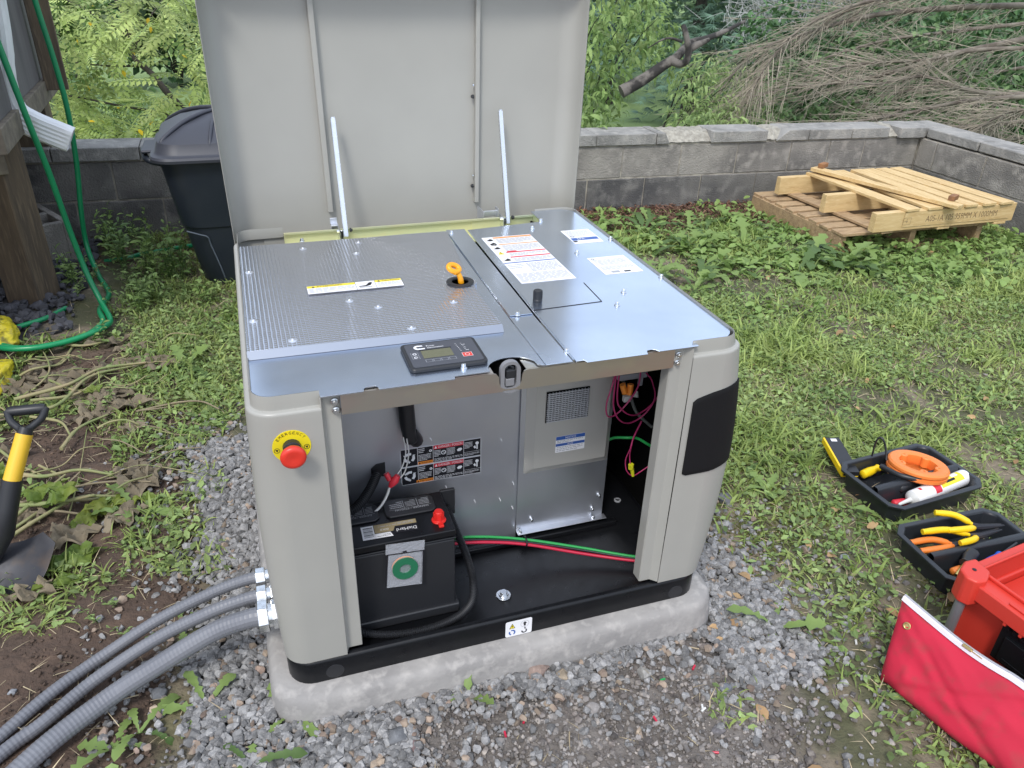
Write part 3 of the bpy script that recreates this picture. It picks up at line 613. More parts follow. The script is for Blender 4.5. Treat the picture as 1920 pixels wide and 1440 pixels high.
for kk, z0 in ((0,.2465),(1,.2935)):
    S = Sticker('danger_sticker', (.2795,.2545,z0), (1,0,.0), (0,0,1), .1775, .0455, gen, m_white, .003)
    S.rect(m_dkp, .001,.001,.0363,.0445); S.rect(m_dkp, .0372,.001,.0702,.0445); S.rect(m_dkp, .0711,.001,.1380,.0445); S.rect(m_dkp, .1388,.0010,.1765,.0445)
    S.rect(m_redp, .0716,.0345,.1378,.0440, 2); S.text(m_white, 'DANGER / POISON', .082,.0365,.0060,.053, 4); S.poly(m_white, [(.0735,.0362),(.0795,.0362),(.0765,.0425)], 4)
    x0 = .0372 if kk else .0325; S.rect(m_orange, x0,.0012,.0702,.0085, 3); S.text(m_dkp, 'WARNING' if kk else 'AVERTISSEMENT', x0+.007,.0025,.0048,.060-x0+.004, 5); S.poly(m_dkp, [(x0+.001,.0022),(x0+.006,.0022),(x0+.0035,.0072)], 5)
    # three bent arrows of the recycling mark
    for a in (90, 210, 330):
        ca, sa = cos(radians(a)), sin(radians(a)); Rm = lambda x, y: (.0186 + x*ca - y*sa, .0225 + x*sa + y*ca)
        S.poly(m_white, [Rm(.0125,-.0045), Rm(.0125,.0030), Rm(.0085,.0095), Rm(.0035,.0065), Rm(.0065,.0015), Rm(.0065,-.0045)], 3)
        S.poly(m_white, [Rm(.0030,.0105), Rm(.0085,.0125), Rm(.0055,.0040)], 3)
    S.lines(m_white, .0385,.0300,.052,.0425, 3, fill=.4); S.lines(m_white, .0385,.0105,.066,.0270, 5, fill=.38); S.rect(m_white, .0565,.0240,.0610,.0310); S.ring(m_white, .0650,.0330,.0012,.0032)
    S.lines(m_white, .0730,.0145,.0870,.0320, 5, fill=.4); S.ring(m_white, .0935,.0235,.0038,.0055); S.poly(m_white, [(.0905,.0265),(.0965,.0205),(.0972,.0212),(.0912,.0272)], 4)
    S.rect(m_white, .1005,.0130,.1009,.0340, 3); S.lines(m_white, .1020,.0145,.1190,.0330, 6, fill=.4, seed=9); S.poly(m_white, [(.123,.024),(.127,.028),(.133,.028),(.135,.024),(.131,.020),(.125,.020)], 4)
    S.lines(m_white, .0730,.0020,.1370,.0110, 3, fill=.35, seed=5); S.lines(m_white, .1400,.0230,.158,.0400, 5, fill=.4, seed=6); S.ring(m_white, .1685,.0335,0,.004); S.rect(m_white, .1670,.0180,.1700,.0300,4); S.poly(m_white, [(.1600,.0250),(.1640,.0285),(.1665,.0215),(.1630,.0200)], 4)
    S.lines(m_white, .1400,.0040,.174,.0110, 3, fill=.35, seed=7); S.rect(m_white, .1388,.0135,.1765,.0140, 3); S.done()
S = Sticker('notice_sticker', (.6265,.2382,.277), (1,0,0), (0,0,1), .071, .043, gen)
S.rect(m_bluep, .0005,.033,.0705,.0425); S.text(m_white, 'NOTICE', .023,.0348,.0058,.025, 4); S.rect(m_bluep, .0005,.0165,.0705,.0235); S.text(m_white, 'AVIS', .028,.0178,.0045,.014, 4)
S.lines(m_greyp, .003,.025,.066,.0325, 2, fill=.45); S.lines(m_greyp, .003,.002,.066,.0155, 3, fill=.4); S.done()
# lifting pictogram sticker on the tray edge
S = Sticker('lifting_sticker', (.4375,-.0012,-.0005+.001), (1,0,0), (0,0,1), .0585, .0435, gen, r=.004)
S.poly(m_dkp, [(.008,.0225),(.0215,.0225),(.01475,.037)], 1); S.poly(m_yp, [(.0098,.0237),(.0197,.0237),(.01475,.0345)], 2); S.poly(m_dkp, [(.0140,.0260),(.0155,.0260),(.0158,.0315),(.0137,.0315)], 3)
S.ring(m_bluep, .0147,.0115,.0045,.0075, a0=-60, a1=110); S.ring(m_bluep, .0147,.0115,.0045,.0075, a0=150, a1=250); S.ring(m_greyp, .0425,.0295,.0088,.0094, n=24)
S.poly(m_dkp, [(.0403,.0235),(.0447,.0235),(.0447,.0305),(.0475,.0305),(.0425,.0360),(.0375,.0305),(.0403,.0305)]); S.ring(m_dkp, .0415,.0095,.0035,.0065, a0=170, a1=400); S.poly(m_dkp, [(.0415,.0205),(.0435,.0205),(.0455,.0145),(.0425,.0135)]); S.done()
# ---- control panel
F = frame((.2665,.0300,.6418), (1,.004,0), (0,1,.0))
b = MB(F); b.prism(rrect(.1360,.0985,.009,5,.068,.0492), 0, .0075); cp = b.build('control_panel', m_plastic, gen, bevel=.002)
b = MB(F); b.prism(rrect(.1235,.0865,.005,4,.068,.0492), .0075, .0081); fc = b.build('panel_face', m_face, cp)
class PB(Sticker):
    def __init__(s, F, o): s.F = F; s.d = {}; s.o = o
S = PB(F @ Matrix.Translation((0,0,.0081)), cp)
S.rect(m_lcd, .030,.0340,.0835,.0635, 1); S.rect(m_dkp, .0275,.0635,.0855,.0670, 1)
S.ring(m_white, .0290,.0765,.0035,.0082, a0=60, a1=300, n=14); S.poly(m_white, [(.0305,.0685),(.0400,.0690),(.0400,.0730),(.0310,.0730)]); S.poly(m_white, [(.0305,.0800),(.0380,.0800),(.0370,.0840),(.0310,.0845)])
S.text(m_white, 'Power', .0440,.0770,.0052,.0150); S.text(m_white, 'Generation', .0440,.0700,.0050,.0290)
for i in range(4):
    x0 = .0310+i*.0138; S.rect(m_greyp, x0,.0195,x0+.0122,.0290, 1); S.rect(m_face, x0+.0007,.0202,x0+.0115,.0283, 2)
for y0 in (.0345,.0475): S.rect(m_greyp, .0110,y0,.0240,y0+.0115, 1); S.rect(m_face, .0116,y0+.0006,.0234,y0+.0109, 2); S.ring(m_white, .0175,y0+.0058,.0022,.0036, n=10, a1=300 if y0 < .04 else 360)
for i in range(6): S.ring(m_white, .0955+i*.0007,.0745-i*.0055,0,.0009, n=6); S.lines(m_white, .1050+i*.0005,.0728-i*.0055,.1050+i*.0005+.003+.004*(i % 2),.0762-i*.0055, 1, fill=.4, seed=i)
S.rect(m_white, .0975,.0235,.1150,.0385, 1); S.rect(m_red, .0981,.0241,.1144,.0379, 2); S.ring(m_white, .1062,.0310,.0036,.0044, k=3, n=14); S.text(m_dkp, 'O', .1046,.0293,.0034,.0030)
for nme, (b_, m_) in S.d.items(): b_.build({'display_olive':'display','red_button':'stop_key'}.get(nme, 'lettering'), m_, fc if nme not in ('display_olive','red_button') else cp)
# ---- inside the bay
b = MB(); b.bb(.03,.5455,.2550,.2572,.031,.60); pp = b.build('engine_partition', m_galv_in, gen)
b = MB(); b.bb(.5440,.7660,.2490,.2512,.060,.60); b.bb(.5445,.7720,.2330,.2505,.0600,.0620); b.bb(.7640,.7662,.2512,.30,.06,.60); b.build('alternator_partition', m_galv_in, gen, bevel=.0008)
def recess(u, v): pass
b = MB(frame((.660,.2488,.3375),(1,0,0),(0,0,1))); ou = rrect(.208,.255,.006,3,-.0,.015); inn = rrect(.178,.228,.004,3,.004,.018); k = len(ou)
b.add([(x,y,0) for x,y in ou]+[(x,y,.009) for x,y in inn]+[(x*.99,y*.99,.010) for x,y in inn], [(i,(i+1)%k,(i+1)%k+k,i+k) for i in range(k)]+[(i+k,(i+1)%k+k,(i+1)%k+2*k,i+2*k) for i in range(k)]+[list(range(2*k,3*k))])
b.build('air_duct_cover', mat('duct_cover', (.50,.49,.455), .42, .35), gen, smooth=25)
# slatted grille
b = MB(); b.bb(.5980,.6985,.2365,.2372,.3620,.4400); gp = b.build('grille', m_void, gen); b = MB()
for i in range(15):
    z = .3635 + i*.0050; b.bb(.5995,.6970,.2335,.2362,z,z+.0024)
for i in range(13): b.bb(.6035+i*.0075,.6045+i*.0075,.2338,.2360,.3632,.4385)
b.build('grille_slat', mat('grille_metal', (.62,.64,.68), .4, .6), gp)
for x, z in ((.752,.124),(.738,.087),(.581,.090)): bolt(frame((x,.2488,z),(1,0,0),(0,0,1)), .0052)
for x in (.740,.552): bolt(Matrix.Translation((x,.242,.062)), .005)
b = MB()
for x, z in ((.444,.168),(.346,.355),(.504,.324),(.504,.16),(.378,.222),(.535,.20),(.535,.13)): b.M = frame((x,.2548,z),(1,0,.0),(0,0,1)) @ Matrix.Rotation(.35,4,'Z'); b.bb(-.0009,.0009,-.0045,.0045,0,.0012)
b.build('tab_slot', m_white, pp)
b = MB(frame((.233,.2545,.298),(1,0,0),(0,0,1))); b.prism([(-.017,-.012),(.013,-.018),(.013,.018),(-.006,.016),(-.017,.006)], 0, .002); b.build('loom_entry', m_plastic, gen)
P_, r_ = ridged(smoothpts([(.10,.16,.25),(.14,.17,.262),(.175,.185,.268),(.205,.215,.280),(.228,.248,.295)], 10), .0105, .0042, .0022); b = MB(); b.tube(P_, r_, 12); b.build('corrugated_loom', m_plastic, gen, smooth=80)
b = MB(); b.tube(smoothpts([(.285,.225,.60),(.290,.225,.48),(.295,.23,.40),(.302,.235,.372)], 5), [.017]*6+[.0165]*4+[.015]*5+[.012], 12); b.tube(smoothpts([(.300,.235,.39),(.308,.24,.375),(.314,.25,.360)], 4), .015, 10); b.build('rubber_boot', m_plastic, gen, smooth=60)
b = MB(); b.tube(smoothpts([(.281,.218,.395),(.283,.208,.365),(.274,.200,.338),(.262,.196,.322)], 6), .0014, 6); b.tube(smoothpts([(.288,.218,.390),(.289,.208,.36),(.279,.200,.325),(.268,.196,.312)], 6), .0014, 6); b.tube(smoothpts([(.245,.195,.296),(.236,.190,.276),(.222,.180,.262),(.205,.170,.254)], 6), .0028, 8); b.build('white_wire', m_w_white, gen, smooth=60)
b = MB(); b.tube([(.262,.196,.318),(.256,.196,.308),(.250,.195,.302),(.244,.194,.294)], [.006,.009,.008,.0035], 8); b.tube([(.240,.205,.322),(.246,.200,.308)], .006, 8); b.tube([(.206,.170,.2545),(.196,.165,.250)], .003, 6); b.build('red_terminal', m_redp, gen, smooth=60)
# cable bundle to the right
for m_, o_ in ((m_g_green,(0,.004,.006)), (m_w_black,(0,0,.0)), (m_w_red,(0,-.006,-.004)), (m_w_white,(0,.007,.001)), (m_w_black,(0,.004,-.006))):
    k = .0 if m_ is not m_w_red else -.004
    pts = [(.30,.215,.100),(.372,.212,.103),(.455,.205,.094),(.545,.185,.081),(.66,.142,.066+k),(.745,.102,.058+k*.5),(.800,.076,.055)]
    b = MB(); b.tube([Vector(p)+Vector(o_)*(1-.45*i/60) for i, p in enumerate(smoothpts(pts, 9))], .0033 if m_ is not m_w_red else .0038, 8); b.build('power_cable', m_, gen, smooth=60)
b = MB(frame((.545,.187,.082),(0,0,1),(0,1,0))); b.lathe([(.0125,-.0018),(.0125,.0018),(.0112,.0018),(.0112,-.0018)], 14); b.build('cable_tie', m_w_black, gen)
b = MB(); b.tube([(.795,.078,.055),(.82,.066,.054)], .0115, 12); b.build('cable_sleeve', m_plastic, gen, smooth=60)
b = MB(); b.tube(smoothpts([(.43,.235,.085),(.50,.240,.115),(.58,.235,.150)], 6), .0028, 8)
b = MB(); b.tube(smoothpts([(.766,.27,.26),(.772,.24,.29),(.790,.215,.303),(.815,.21,.300),(.84,.20,.285),(.880,.19,.258)], 6), .0033, 8); b.build('ground_cable', m_g_green, gen, smooth=60)
# pink sense wires
def zip3(xz, y): return [(x, y + .004*sin(i*1.7), z) for i, (x, z) in enumerate(xz)]
b = MB(); 
for xz in ([(.745,.60),(.736,.470),(.722,.415),(.727,.383),(.752,.383),(.778,.41),(.793,.450),(.794,.50)], [(.742,.60),(.740,.440),(.742,.395),(.760,.365),(.790,.353),(.822,.370),(.838,.41),(.826,.455),(.812,.475)], [(.748,.58),(.748,.430),(.762,.392),(.790,.375),(.822,.382),(.846,.405),(.856,.44),(.858,.50)]):
    b.tube(smoothpts(zip3(xz, .198), 7), .0018, 6)
b.tube(smoothpts(zip3([(.815,.352),(.803,.310),(.795,.282)], .20), 6), .0019, 6); b.tube(smoothpts(zip3([(.796,.285),(.789,.25),(.792,.222),(.808,.206),(.832,.210),(.87,.232)], .2), 6), .0013, 6); b.tube(smoothpts(zip3([(.797,.285),(.798,.26),(.799,.240)], .2), 4), .0013, 6)
b.build('sense_wire', m_w_pink, gen, smooth=60)
b = MB(); b.tube([(.800,.196,.240),(.801,.196,.228),(.804,.196,.2255),(.8085,.196,.206)], [.0068,.0062,.0045,.0040], 6); b.build('wire_nut', m_nut, gen, smooth=30)
b = MB(); b.tube(smoothpts([(.80,.30,.42),(.825,.29,.375),(.84,.27,.33),(.875,.25,.295)], 6), .004, 8); b.build('grey_tube', m_w_grey, gen, smooth=60)
b = MB(); b.bb(.760,.830,.225,.255,.448,.462); b.bb(.815,.824,.23,.24,.425,.449); b.build('terminal_block', m_greyp, gen, bevel=.002)
b = MB(); b.tube([(.765,.215,.446),(.772,.212,.425)], .007, 8); b.tube([(.785,.215,.444),(.782,.212,.420)], .007, 8); b.build('orange_plug', m_orange, gen, smooth=40)
b = MB(); b.bb(.772,.788,.212,.222,.400,.414); b.tube([(.836,.275,.385),(.832,.270,.372)], [.004,.008], 8); b.build('white_plug', m_w_white, gen, bevel=.001)
b = MB(); b.lathe([(.0, 0)], 3) if False else None
b = MB(Matrix.Translation((.845,.32,.033))); b.lathe([(.009,0),(.009,.003),(.006,.004),(.006,.0)], 20); b.build('grommet', m_greyp, gen, smooth=40)
# anchor bolt on the tray floor
F = Matrix.Translation((.4615,.087,.0315)); b = MB(F); b.lathe([(.0165,0),(.0165,.0018),(.0155,.0022),(.0105,.0024),(.0105,.0045),(.009,.005)], 28); b.prism([(.0085*cos(radians(60*i)), .0085*sin(radians(60*i))) for i in range(6)], .005, .0115); b.build('anchor_bolt', m_zinc, gen, bevel=.0006)

# ================================================================= BATTERY
bt = thing('battery', 'black car battery with red terminal cap, upside down label, inside the open generator', 'battery', (.25,.14,.031))
b = MB(); b.bb(.142,.351,.0755,.205,.0325,.2290); b.build('case', m_plastic, bt, bevel=.004)
b = MB(); b.bb(.137,.358,.0700,.211,.0325,.0560); b.build('hold_down_tray', m_plastic, bt, bevel=.003)
b = MB(); b.bb(.140,.353,.0735,.2070,.2292,.2345); b.bb(.1405,.3525,.0745,.2060,.2365,.2530); cv = b.build('cover', m_black, bt, bevel=.0022)
for x0, x1 in ((.13,.213),(.226,.330)):
    b = MB(); b.prism([(x0+.008,.143),(x1-.010,.143),(x1,.151),(x1,.188),(x1-.008,.197),(x0+.008,.197),(x0,.188),(x0,.151)], .2532, .2575); vc = b.build('vent_cover', m_plastic, bt, bevel=.0015)
    S = PB(frame((x1-.004,.192,.2578),(-1,0,0),(0,-1,0)), vc); w = x1-x0-.008
    S.text(m_greyp, 'DANGER / POISON', .010,.030,.0055,w*.72); S.lines(m_greyp, .006,.004,w*.28,.026, 5, fill=.4); S.lines(m_greyp, w*.36,.004,w*.58,.026, 5, fill=.4, seed=3); S.lines(m_greyp, w*.64,.004,w*.92,.026, 4, fill=.5, seed=8); S.rect(m_greyp, w*.31,.003,w*.32,.028); S.rect(m_greyp, w*.61,.003,w*.62,.028); S.rect(m_greyp, .003,.0285,w*.95,.0291)
    for nme, (b_, m_) in S.d.items(): tag(b_.build('lettering', m_, vc), kind='stuff')
F = frame((.2830,.1310,.2534),(-1,.02,0),(-.02,-1,0)); b = MB(F); b.prism([(0,0),(.112,0),(.112,.042),(.052,.042),(.046,.036),(0,.036)], 0, .0003); lb = b.build('battery_label', m_dkp, bt, smooth=None)
S = PB(F, lb); S.rect(m_gold, .001,.001,.082,.0135, 1); S.poly(m_gold, [(.082,.0135),(.045,.0135),(.050,.0265),(.086,.0265),(.086,.001),(.082,.001)], 1); S.rect(m_white, .087,.001,.1115,.0415, 1); S.poly(m_white, [(.056,.028),(.088,.028),(.088,.0415),(.052,.0415)], 1)
for i in range(9): S.rect(m_dkp, .0895,.006+i*.0035,.108,.006+i*.0035+(.0012 if i % 3 else .0022), 2)
S.text(m_white, 'DieHard', .0035,.0225,.0095,.0400, 3); S.text(m_white, 'GOLD', .0580,.0160,.0055,.0170, 3); S.lines(m_greyp, .006,.003,.078,.0105, 2, k=3, fill=.4); S.lines(m_dkp, .056,.031,.084,.039, 2, k=3, fill=.3)
for nme, (b_, m_) in S.d.items(): tag(b_.build('lettering', m_, lb), kind='stuff')
b = MB(Matrix.Translation((.3265,.112,.2532))); b.lathe([(.0150,0),(.0150,.0025),(.0108,.0040),(.0098,.0200),(.0085,.0235),(.0050,.0240),(0,.0240)], 18); b.bb(-.005,.005,-.025,-.012,0,.005)
for k in range(9):
    a = 2*pi*k/9; b.M = Matrix.Translation((.3265+.0102*cos(a),.112+.0102*sin(a),.257)) @ Matrix.Rotation(a,4,'Z'); b.bb(-.001,.001,-.0012,.0012,0,.016)
b.build('terminal_cap', m_redcap, bt, bevel=.0008)
# corrugated battery lead
P_, r_ = ridged(smoothpts([(.362,.200,.215),(.372,.188,.185),(.386,.165,.140),(.397,.145,.100),(.401,.122,.066),(.390,.082,.048),(.360,.052,.044),(.318,.036,.044),(.265,.030,.044),(.210,.036,.044),(.165,.050,.045),(.12,.070,.05)], 12), .0088, .0036, .0018, 12)
ld = MB().tube(P_, r_, 12).build('battery_lead', m_plastic, None, smooth=80); tag(ld, 'black corrugated battery lead curling round the battery on the generator floor', 'cable')
b = MB(); b.bb(.352,.385,.205,.213,.185,.252); b.build('battery_strap', m_plastic, bt, bevel=.002)
# tape bag hanging on the battery front
tb = thing('tape_bag', 'clear plastic bag holding a roll of green tape, hung on the front of the battery', 'bag', (.25,.065,.145))
F = frame((.2060,.0655,.1500),(1,.0,-.075),(.135,.03,1))
b = MB(F); b.add([(0,0,0),(.071,-.002,0),(.070,.078,.001),(.002,.078,.001),(0,0,.006),(.071,-.002,.006),(.070,.078,.004),(.002,.078,.004)], [(0,1,2,3),(7,6,5,4),(0,4,5,1),(1,5,6,2),(3,2,6,7),(0,3,7,4)]); b.build('pouch', m_bag, tb)
b = MB(F); b.bb(-.0035,.0735,.080,.104,.001,.002); b.build('header', m_bag, tb)
b = MB(F); b.bb(-.002,.0730,.0785,.0800,.0005,.0030); b.bb(-.0018,-.0002,0,.079,.0005,.0035); b.bb(.0690,.0735,-.002,.079,.0010,.0030); b.bb(.030,.038,.081,.084,.0022,.003); b.build('bag_seam', m_dkp, tb)
b = MB(F @ Matrix.Translation((.0340,.0460,.0015))); b.lathe([(.0245,0),(.0245,.001),(.0100,.001),(.0100,0)], 32); b.build('tape_core', m_orange, tb)
b = MB(F @ Matrix.Translation((.0355,.0430,.0078)));  b.lathe([(.0255,-.005),(.0255,0),(.0115,0),(.0115,-.005)], 36); b.build('tape_roll', simple('tape_green', (.012,.13,.06), .5), tb, smooth=40)

# ================================================================= PAD
b = MB(); n = 8; pw, pd = .978, .960; cx, cy = .4525, .4425
lv = [(-.011,-.14),(-.009,-.09),(-.005,-.045),(-.002,-.022),(.001,-.012),(.006,-.0055),(.014,-.0018),(.05,-.001)]; vs = []; base_ = rrect(pw, pd, .075, n, cx, cy); k = len(base_)
for d, z in lv:
    q = rrect(pw-2*d, pd-2*d, max(.03,.075-d), n, cx, cy); vs += [(x, y, z) for x, y in q]
b.add(vs, [(j*k+i, j*k+(i+1)%k, (j+1)*k+(i+1)%k, (j+1)*k+i) for j in range(len(lv)-1) for i in range(k)] + [list(range((len(lv)-1)*k, len(lv)*k))])
o = b.build('concrete_pad', m_conc, None, smooth=60); tag(o, 'pale rounded concrete pad under the generator, ringed with grey stone', 'concrete pad')

# ================================================================= CONDUITS
def conduit(label, pts, r, yc, zc, end):
    t = thing('conduit', label, 'conduit', (-.03, yc, zc), 'grey flexible conduits entering the generator side')
    p = smoothpts([(-.022, yc, zc), (-.06, yc+.006, zc-.004)] + pts[1:] + end, 12)
    P2, R2 = ridged(p, r, .0084, .0007); P2, R2 = [q for q in P2 for _ in (0,)], R2; b = MB(); b.tube(P2, R2, 16); b.build('sheath', m_conduit, t, smooth=18)
    F = frame((-.004, yc, zc), (0,1,0), (0,0,1)); F = F @ Matrix.Rotation(pi, 4, 'X') if F.to_3x3().col[2].x > 0 else F
    hexp = lambda q, a=0: [(q*cos(radians(60*i+a)), q*sin(radians(60*i+a))) for i in range(6)]
    b = MB(F); b.prism(hexp(r*1.62, 10), .020, .040); b.build('gland_nut', m_zinc, t, bevel=.0015)
    b = MB(F); b.prism(hexp(r*1.5, 25), .003, .013); b.lathe([(r*1.2,.012),(r*1.2,.022)], 20); b.build('locknut', m_zinc, t, bevel=.001)
conduit('rearmost and thinnest grey flexible conduit entering the generator side', [(-.032,.219,.1),(-.132,.236,.07),(-.245,.243,.02),(-.356,.227,-.030),(-.449,.165,-.040),(-.528,.087,-.045)], .0125, .219, .1, [(-.66,-.06,-.045),(-.8,-.25,-.045)])
conduit('middle one of three grey flexible conduits at the generator side', [(-.046,.162,.1),(-.143,.177,.07),(-.253,.185,.02),(-.369,.161,-.028),(-.456,.091,-.040),(-.52,.044,-.045)], .0135, .162, .1, [(-.65,-.1,-.045),(-.8,-.30,-.045)])
conduit('front and thickest grey flexible conduit entering the generator side', [(-.033,.105,.1),(-.132,.122,.07),(-.239,.117,.02),(-.343,.094,-.020),(-.459,.007,-.030)], .0195, .105, .1, [(-.58,-.14,-.038),(-.70,-.38,-.04)])

# ================================================================= RETAINING WALL
wall = thing('retaining_wall', 'low grey cinder block retaining wall with broken cap blocks along the back of the yard', 'wall', (1.9, 3.15, -.1))
def wz(x): return -.0165*(x-1.93)      # the courses run slightly downhill to the right
def wblock(name, x0, x1, y0, y1, z0, z1, m, lean=0, bev=.004):
    g = .0042 if name == 'block' else .002; xc = (x0+x1)/2; w = (x1-x0)/2-g; j = lambda a=.0016: random.uniform(-a, a)
    F = Matrix.Translation((xc, (y0+y1)/2 + j(.002), (z0+z1)/2 + wz(xc))) @ Matrix.Rotation(.0165, 4, 'Y') @ Matrix.Rotation(j(.006), 4, 'Z'); hy = (y1-y0)/2; hz = (z1-z0)/2-g
    b = MB(F); b.bb(-w, w, -hy, hy, -hz, hz); return b.build(name, m, wall, bevel=bev)
# courses: cap .276..342, upper .083...276, lower -.11...083 (heights at x=1.93)
j1 = [-1.73,-1.34,-.95,-.56,-.17,.22,.61,1.0,1.39,1.775,2.16,2.545,2.939,3.326,3.622,3.896,4.34]
j2 = [-1.92,-1.53,-1.14,-.75,-.36,.03,.42,.81,1.19,1.57,1.944,2.32,2.706,3.103,3.49,3.88,4.34]
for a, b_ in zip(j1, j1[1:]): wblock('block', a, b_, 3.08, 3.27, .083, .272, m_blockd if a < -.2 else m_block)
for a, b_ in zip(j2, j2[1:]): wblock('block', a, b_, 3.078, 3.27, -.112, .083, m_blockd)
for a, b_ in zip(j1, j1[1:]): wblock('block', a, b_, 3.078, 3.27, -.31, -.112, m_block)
capj = [-1.6,-1.2,-.8,-.42,0,.4,.8,1.19,1.585,1.98,2.364]
for a, b_ in zip(capj, capj[1:]): wblock('cap_block', a, b_, 3.066, 3.275, .2755, .342, m_cap, bev=.0035)
def capslant(xa0, xa1, xb0, xb1, y0=3.066):
    """cap block broken on a slant; bottom runs xa0..xb0, top xa1..xb1"""
    F = frame((0, 3.275, 0), (1,0,0), (0,0,1)); b = MB(F); z = lambda x, t: t + wz(x)
    b.prism([(xa0,z(xa0,.2775)),(xb0,z(xb0,.2775)),(xb1,z(xb1,.342)),(xa1,z(xa1,.342))], 0, 3.275-y0); return b.build('cap_block', m_cap, wall, bevel=.004)
capslant(2.368, 2.368, 2.455, 2.42); capslant(2.735, 2.75, 3.129, 3.129); capslant(3.20, 3.285, 3.434, 3.434)
wblock('cap_block', 3.438, 3.767, 3.066, 3.275, .2755, .342, m_cap, bev=.0035); wblock('cap_block', 3.767, 4.064, 3.066, 3.275, .2755, .342, m_cap, bev=.0035); wblock('cap_block', 4.135, 4.345, 3.045, 3.275, .2735, .342, m_cap, bev=.0035)
def rubble(x0, x1, seed):
    r = np.random.default_rng(seed); b = MB(); nu, nv = 16, 10
    def fn(u, v):
        x = x0+(x1-x0)*u; y = 3.073 + .19*v; h = .280 + .058*min(1, v*2.2+.1) + .008*(mnoise.noise(Vector((x*30, y*30, seed)))); return (x, y + .012*mnoise.noise(Vector((x*25, y*20, 3+seed))), h + wz(x))
    b.grid(fn, nu, nv); b.bb(x0, x1, 3.10, 3.27, .276+wz(x0), .29+wz(x0)); return b.build('broken_cap', m_rubble, wall, smooth=30)
rubble(2.43, 2.745, 4); rubble(3.125, 3.27, 9); rubble(4.05, 4.15, 6)
# mortar bed behind the face
for zc in (-.112, .083, .2755):
    b = MB(Matrix.Translation((1.35, 3.08, zc + wz(1.35))) @ Matrix.Rotation(.0165, 4, 'Y')); b.bb(-3.2, 2.98, .0035, .16, -.006, .006); b.build('mortar_joint', m_mortar, wall)
b = MB(Matrix.Translation((1.35, 3.08, wz(1.35))) @ Matrix.Rotation(.0165, 4, 'Y')); b.bb(-3.2, 2.98, .005, .185, -.30, .272); b.build('mortar_fill', m_mortar, wall)
# right hand leg of the wall, towards the viewer
def rblock(name, y0, y1, x0, x1, z0, z1, m, bev=.004):
    g = .0045; b = MB(); z = wz(4.34); b.bb(x0+random.uniform(-.002,.002), x1, y0+g, y1-g, z0+z+g, z1+z-g); return b.build(name, m, wall, bevel=bev)
for y in np.arange(2.925, -.5, -.39): rblock('block', y-.39, y, 4.34, 4.53, .083, .272, m_block)
rblock('block', 2.925, 3.075, 4.34, 4.53, .083, .272, m_block)
for y in np.arange(3.07, -.5, -.39): rblock('block', y-.39, y, 4.339, 4.53, -.112, .083, m_blockd); rblock('block', y-.39, y, 4.339, 4.53, -.31, -.112, m_block)
for y in np.arange(3.04, -.5, -.42): rblock('cap_block', y-.42, y, 4.345, 4.56, .2755, .342, m_cap, .006)
rblock('cap_block', 3.045, 3.275, 4.35, 4.56, .2755, .342, m_cap, .006)
b = MB(); b.bb(4.3445, 4.52, -.8, 3.27, -.31, .27+wz(4.34)); b.build('mortar_fill', m_mortar, wall)

# ================================================================= PALLETS
def board(name, p0, p1, w, t, m, parent, up=(0,0,1), bev=.0015, jit=.0):
    """board with its lower edge centre line from p0 to p1, width w across, thickness t up"""
    A, B = Vector(p0), Vector(p1); F = frame(A, B-A, Vector(up).cross(B-A)); L = (B-A).length
    b = MB(F); n = 6; vs = []
    for i in range(n+1):
        x = L*i/n; k = random.uniform(-jit, jit); vs += [(x,-w/2+k,k*.5),(x,w/2+k,k*.5),(x,w/2+k,t+k*.5),(x,-w/2+k,t+k*.5)]
    b.add(vs, [(i*4+j, i*4+(j+1)%4, (i+1)*4+(j+1)%4, (i+1)*4+j) for i in range(n) for j in range(4)] + [(3,2,1,0),(n*4,n*4+1,n*4+2,n*4+3)])
    return b.build(name, m, parent, bevel=bev, seg=1)
p1 = thing('pallet', 'weathered brown wooden pallet lying on the weeds beneath the new yellow one', 'pallet', (3.4, 2.5, -.12))
zt = -.018
for (ax, ay), (bx, by) in (((3.015,2.11),(2.995,2.90)), ((3.46,2.09),(3.46,2.90)), ((3.93,2.09),(3.93,2.90))):
    board('stringer', (ax,ay,-.115), (bx,by,-.115), .040, .092, m_oldw, p1, jit=.0015)
for i, y in enumerate((2.135,2.245,2.345,2.445,2.55,2.655,2.765,2.865)):
    board('slat', (2.985+.008*random.random(), y+.004, zt-.006), (3.955, y-.012, zt-.006), .075 if i not in (0,7) else .095, .015, m_oldw, p1, jit=.0015)
for y in (2.15,2.5,2.85): board('slat', (2.99, y, -.130), (3.95, y, -.130), .08, .014, m_oldw, p1)
p2 = thing('pallet', 'new pale yellow wooden pallet with stamped front board, missing two slats, on an older pallet', 'pallet', (3.6, 2.45, 0))
for y, x0, x1 in ((2.045,3.115,4.085),(2.405,3.085,4.06),(2.785,3.055,4.04)):
    board('stringer', (x0, y, .012), (x1, y+.012, .004), .040, .100, m_pinex, p2, jit=.0008)
for (fx, fw), bx in zip(((3.345,.078),(3.493,.085),(3.630,.07),(3.742,.075),(3.871,.075),(3.995,.078)), (3.275,3.46,3.60,3.69,3.79,3.90)):
    board('slat', (fx, 2.020, .1125-.008*(fx-3.1)), (bx+.03, 2.812, .1125-.008*(fx-3.1)), fw+.012, .015, m_pine, p2, jit=.0006)
board('slat', (3.205+.02, 2.035, -.004), (3.165, 2.86, .002), .085, .014, m_oldw, p2); board('slat', (4.0, 2.035, -.010), (3.98, 2.86, -.004), .085, .014, m_pine, p2); board('slat', (3.6, 2.035, -.008), (3.59, 2.86, -.003), .085, .014, m_pine, p2)
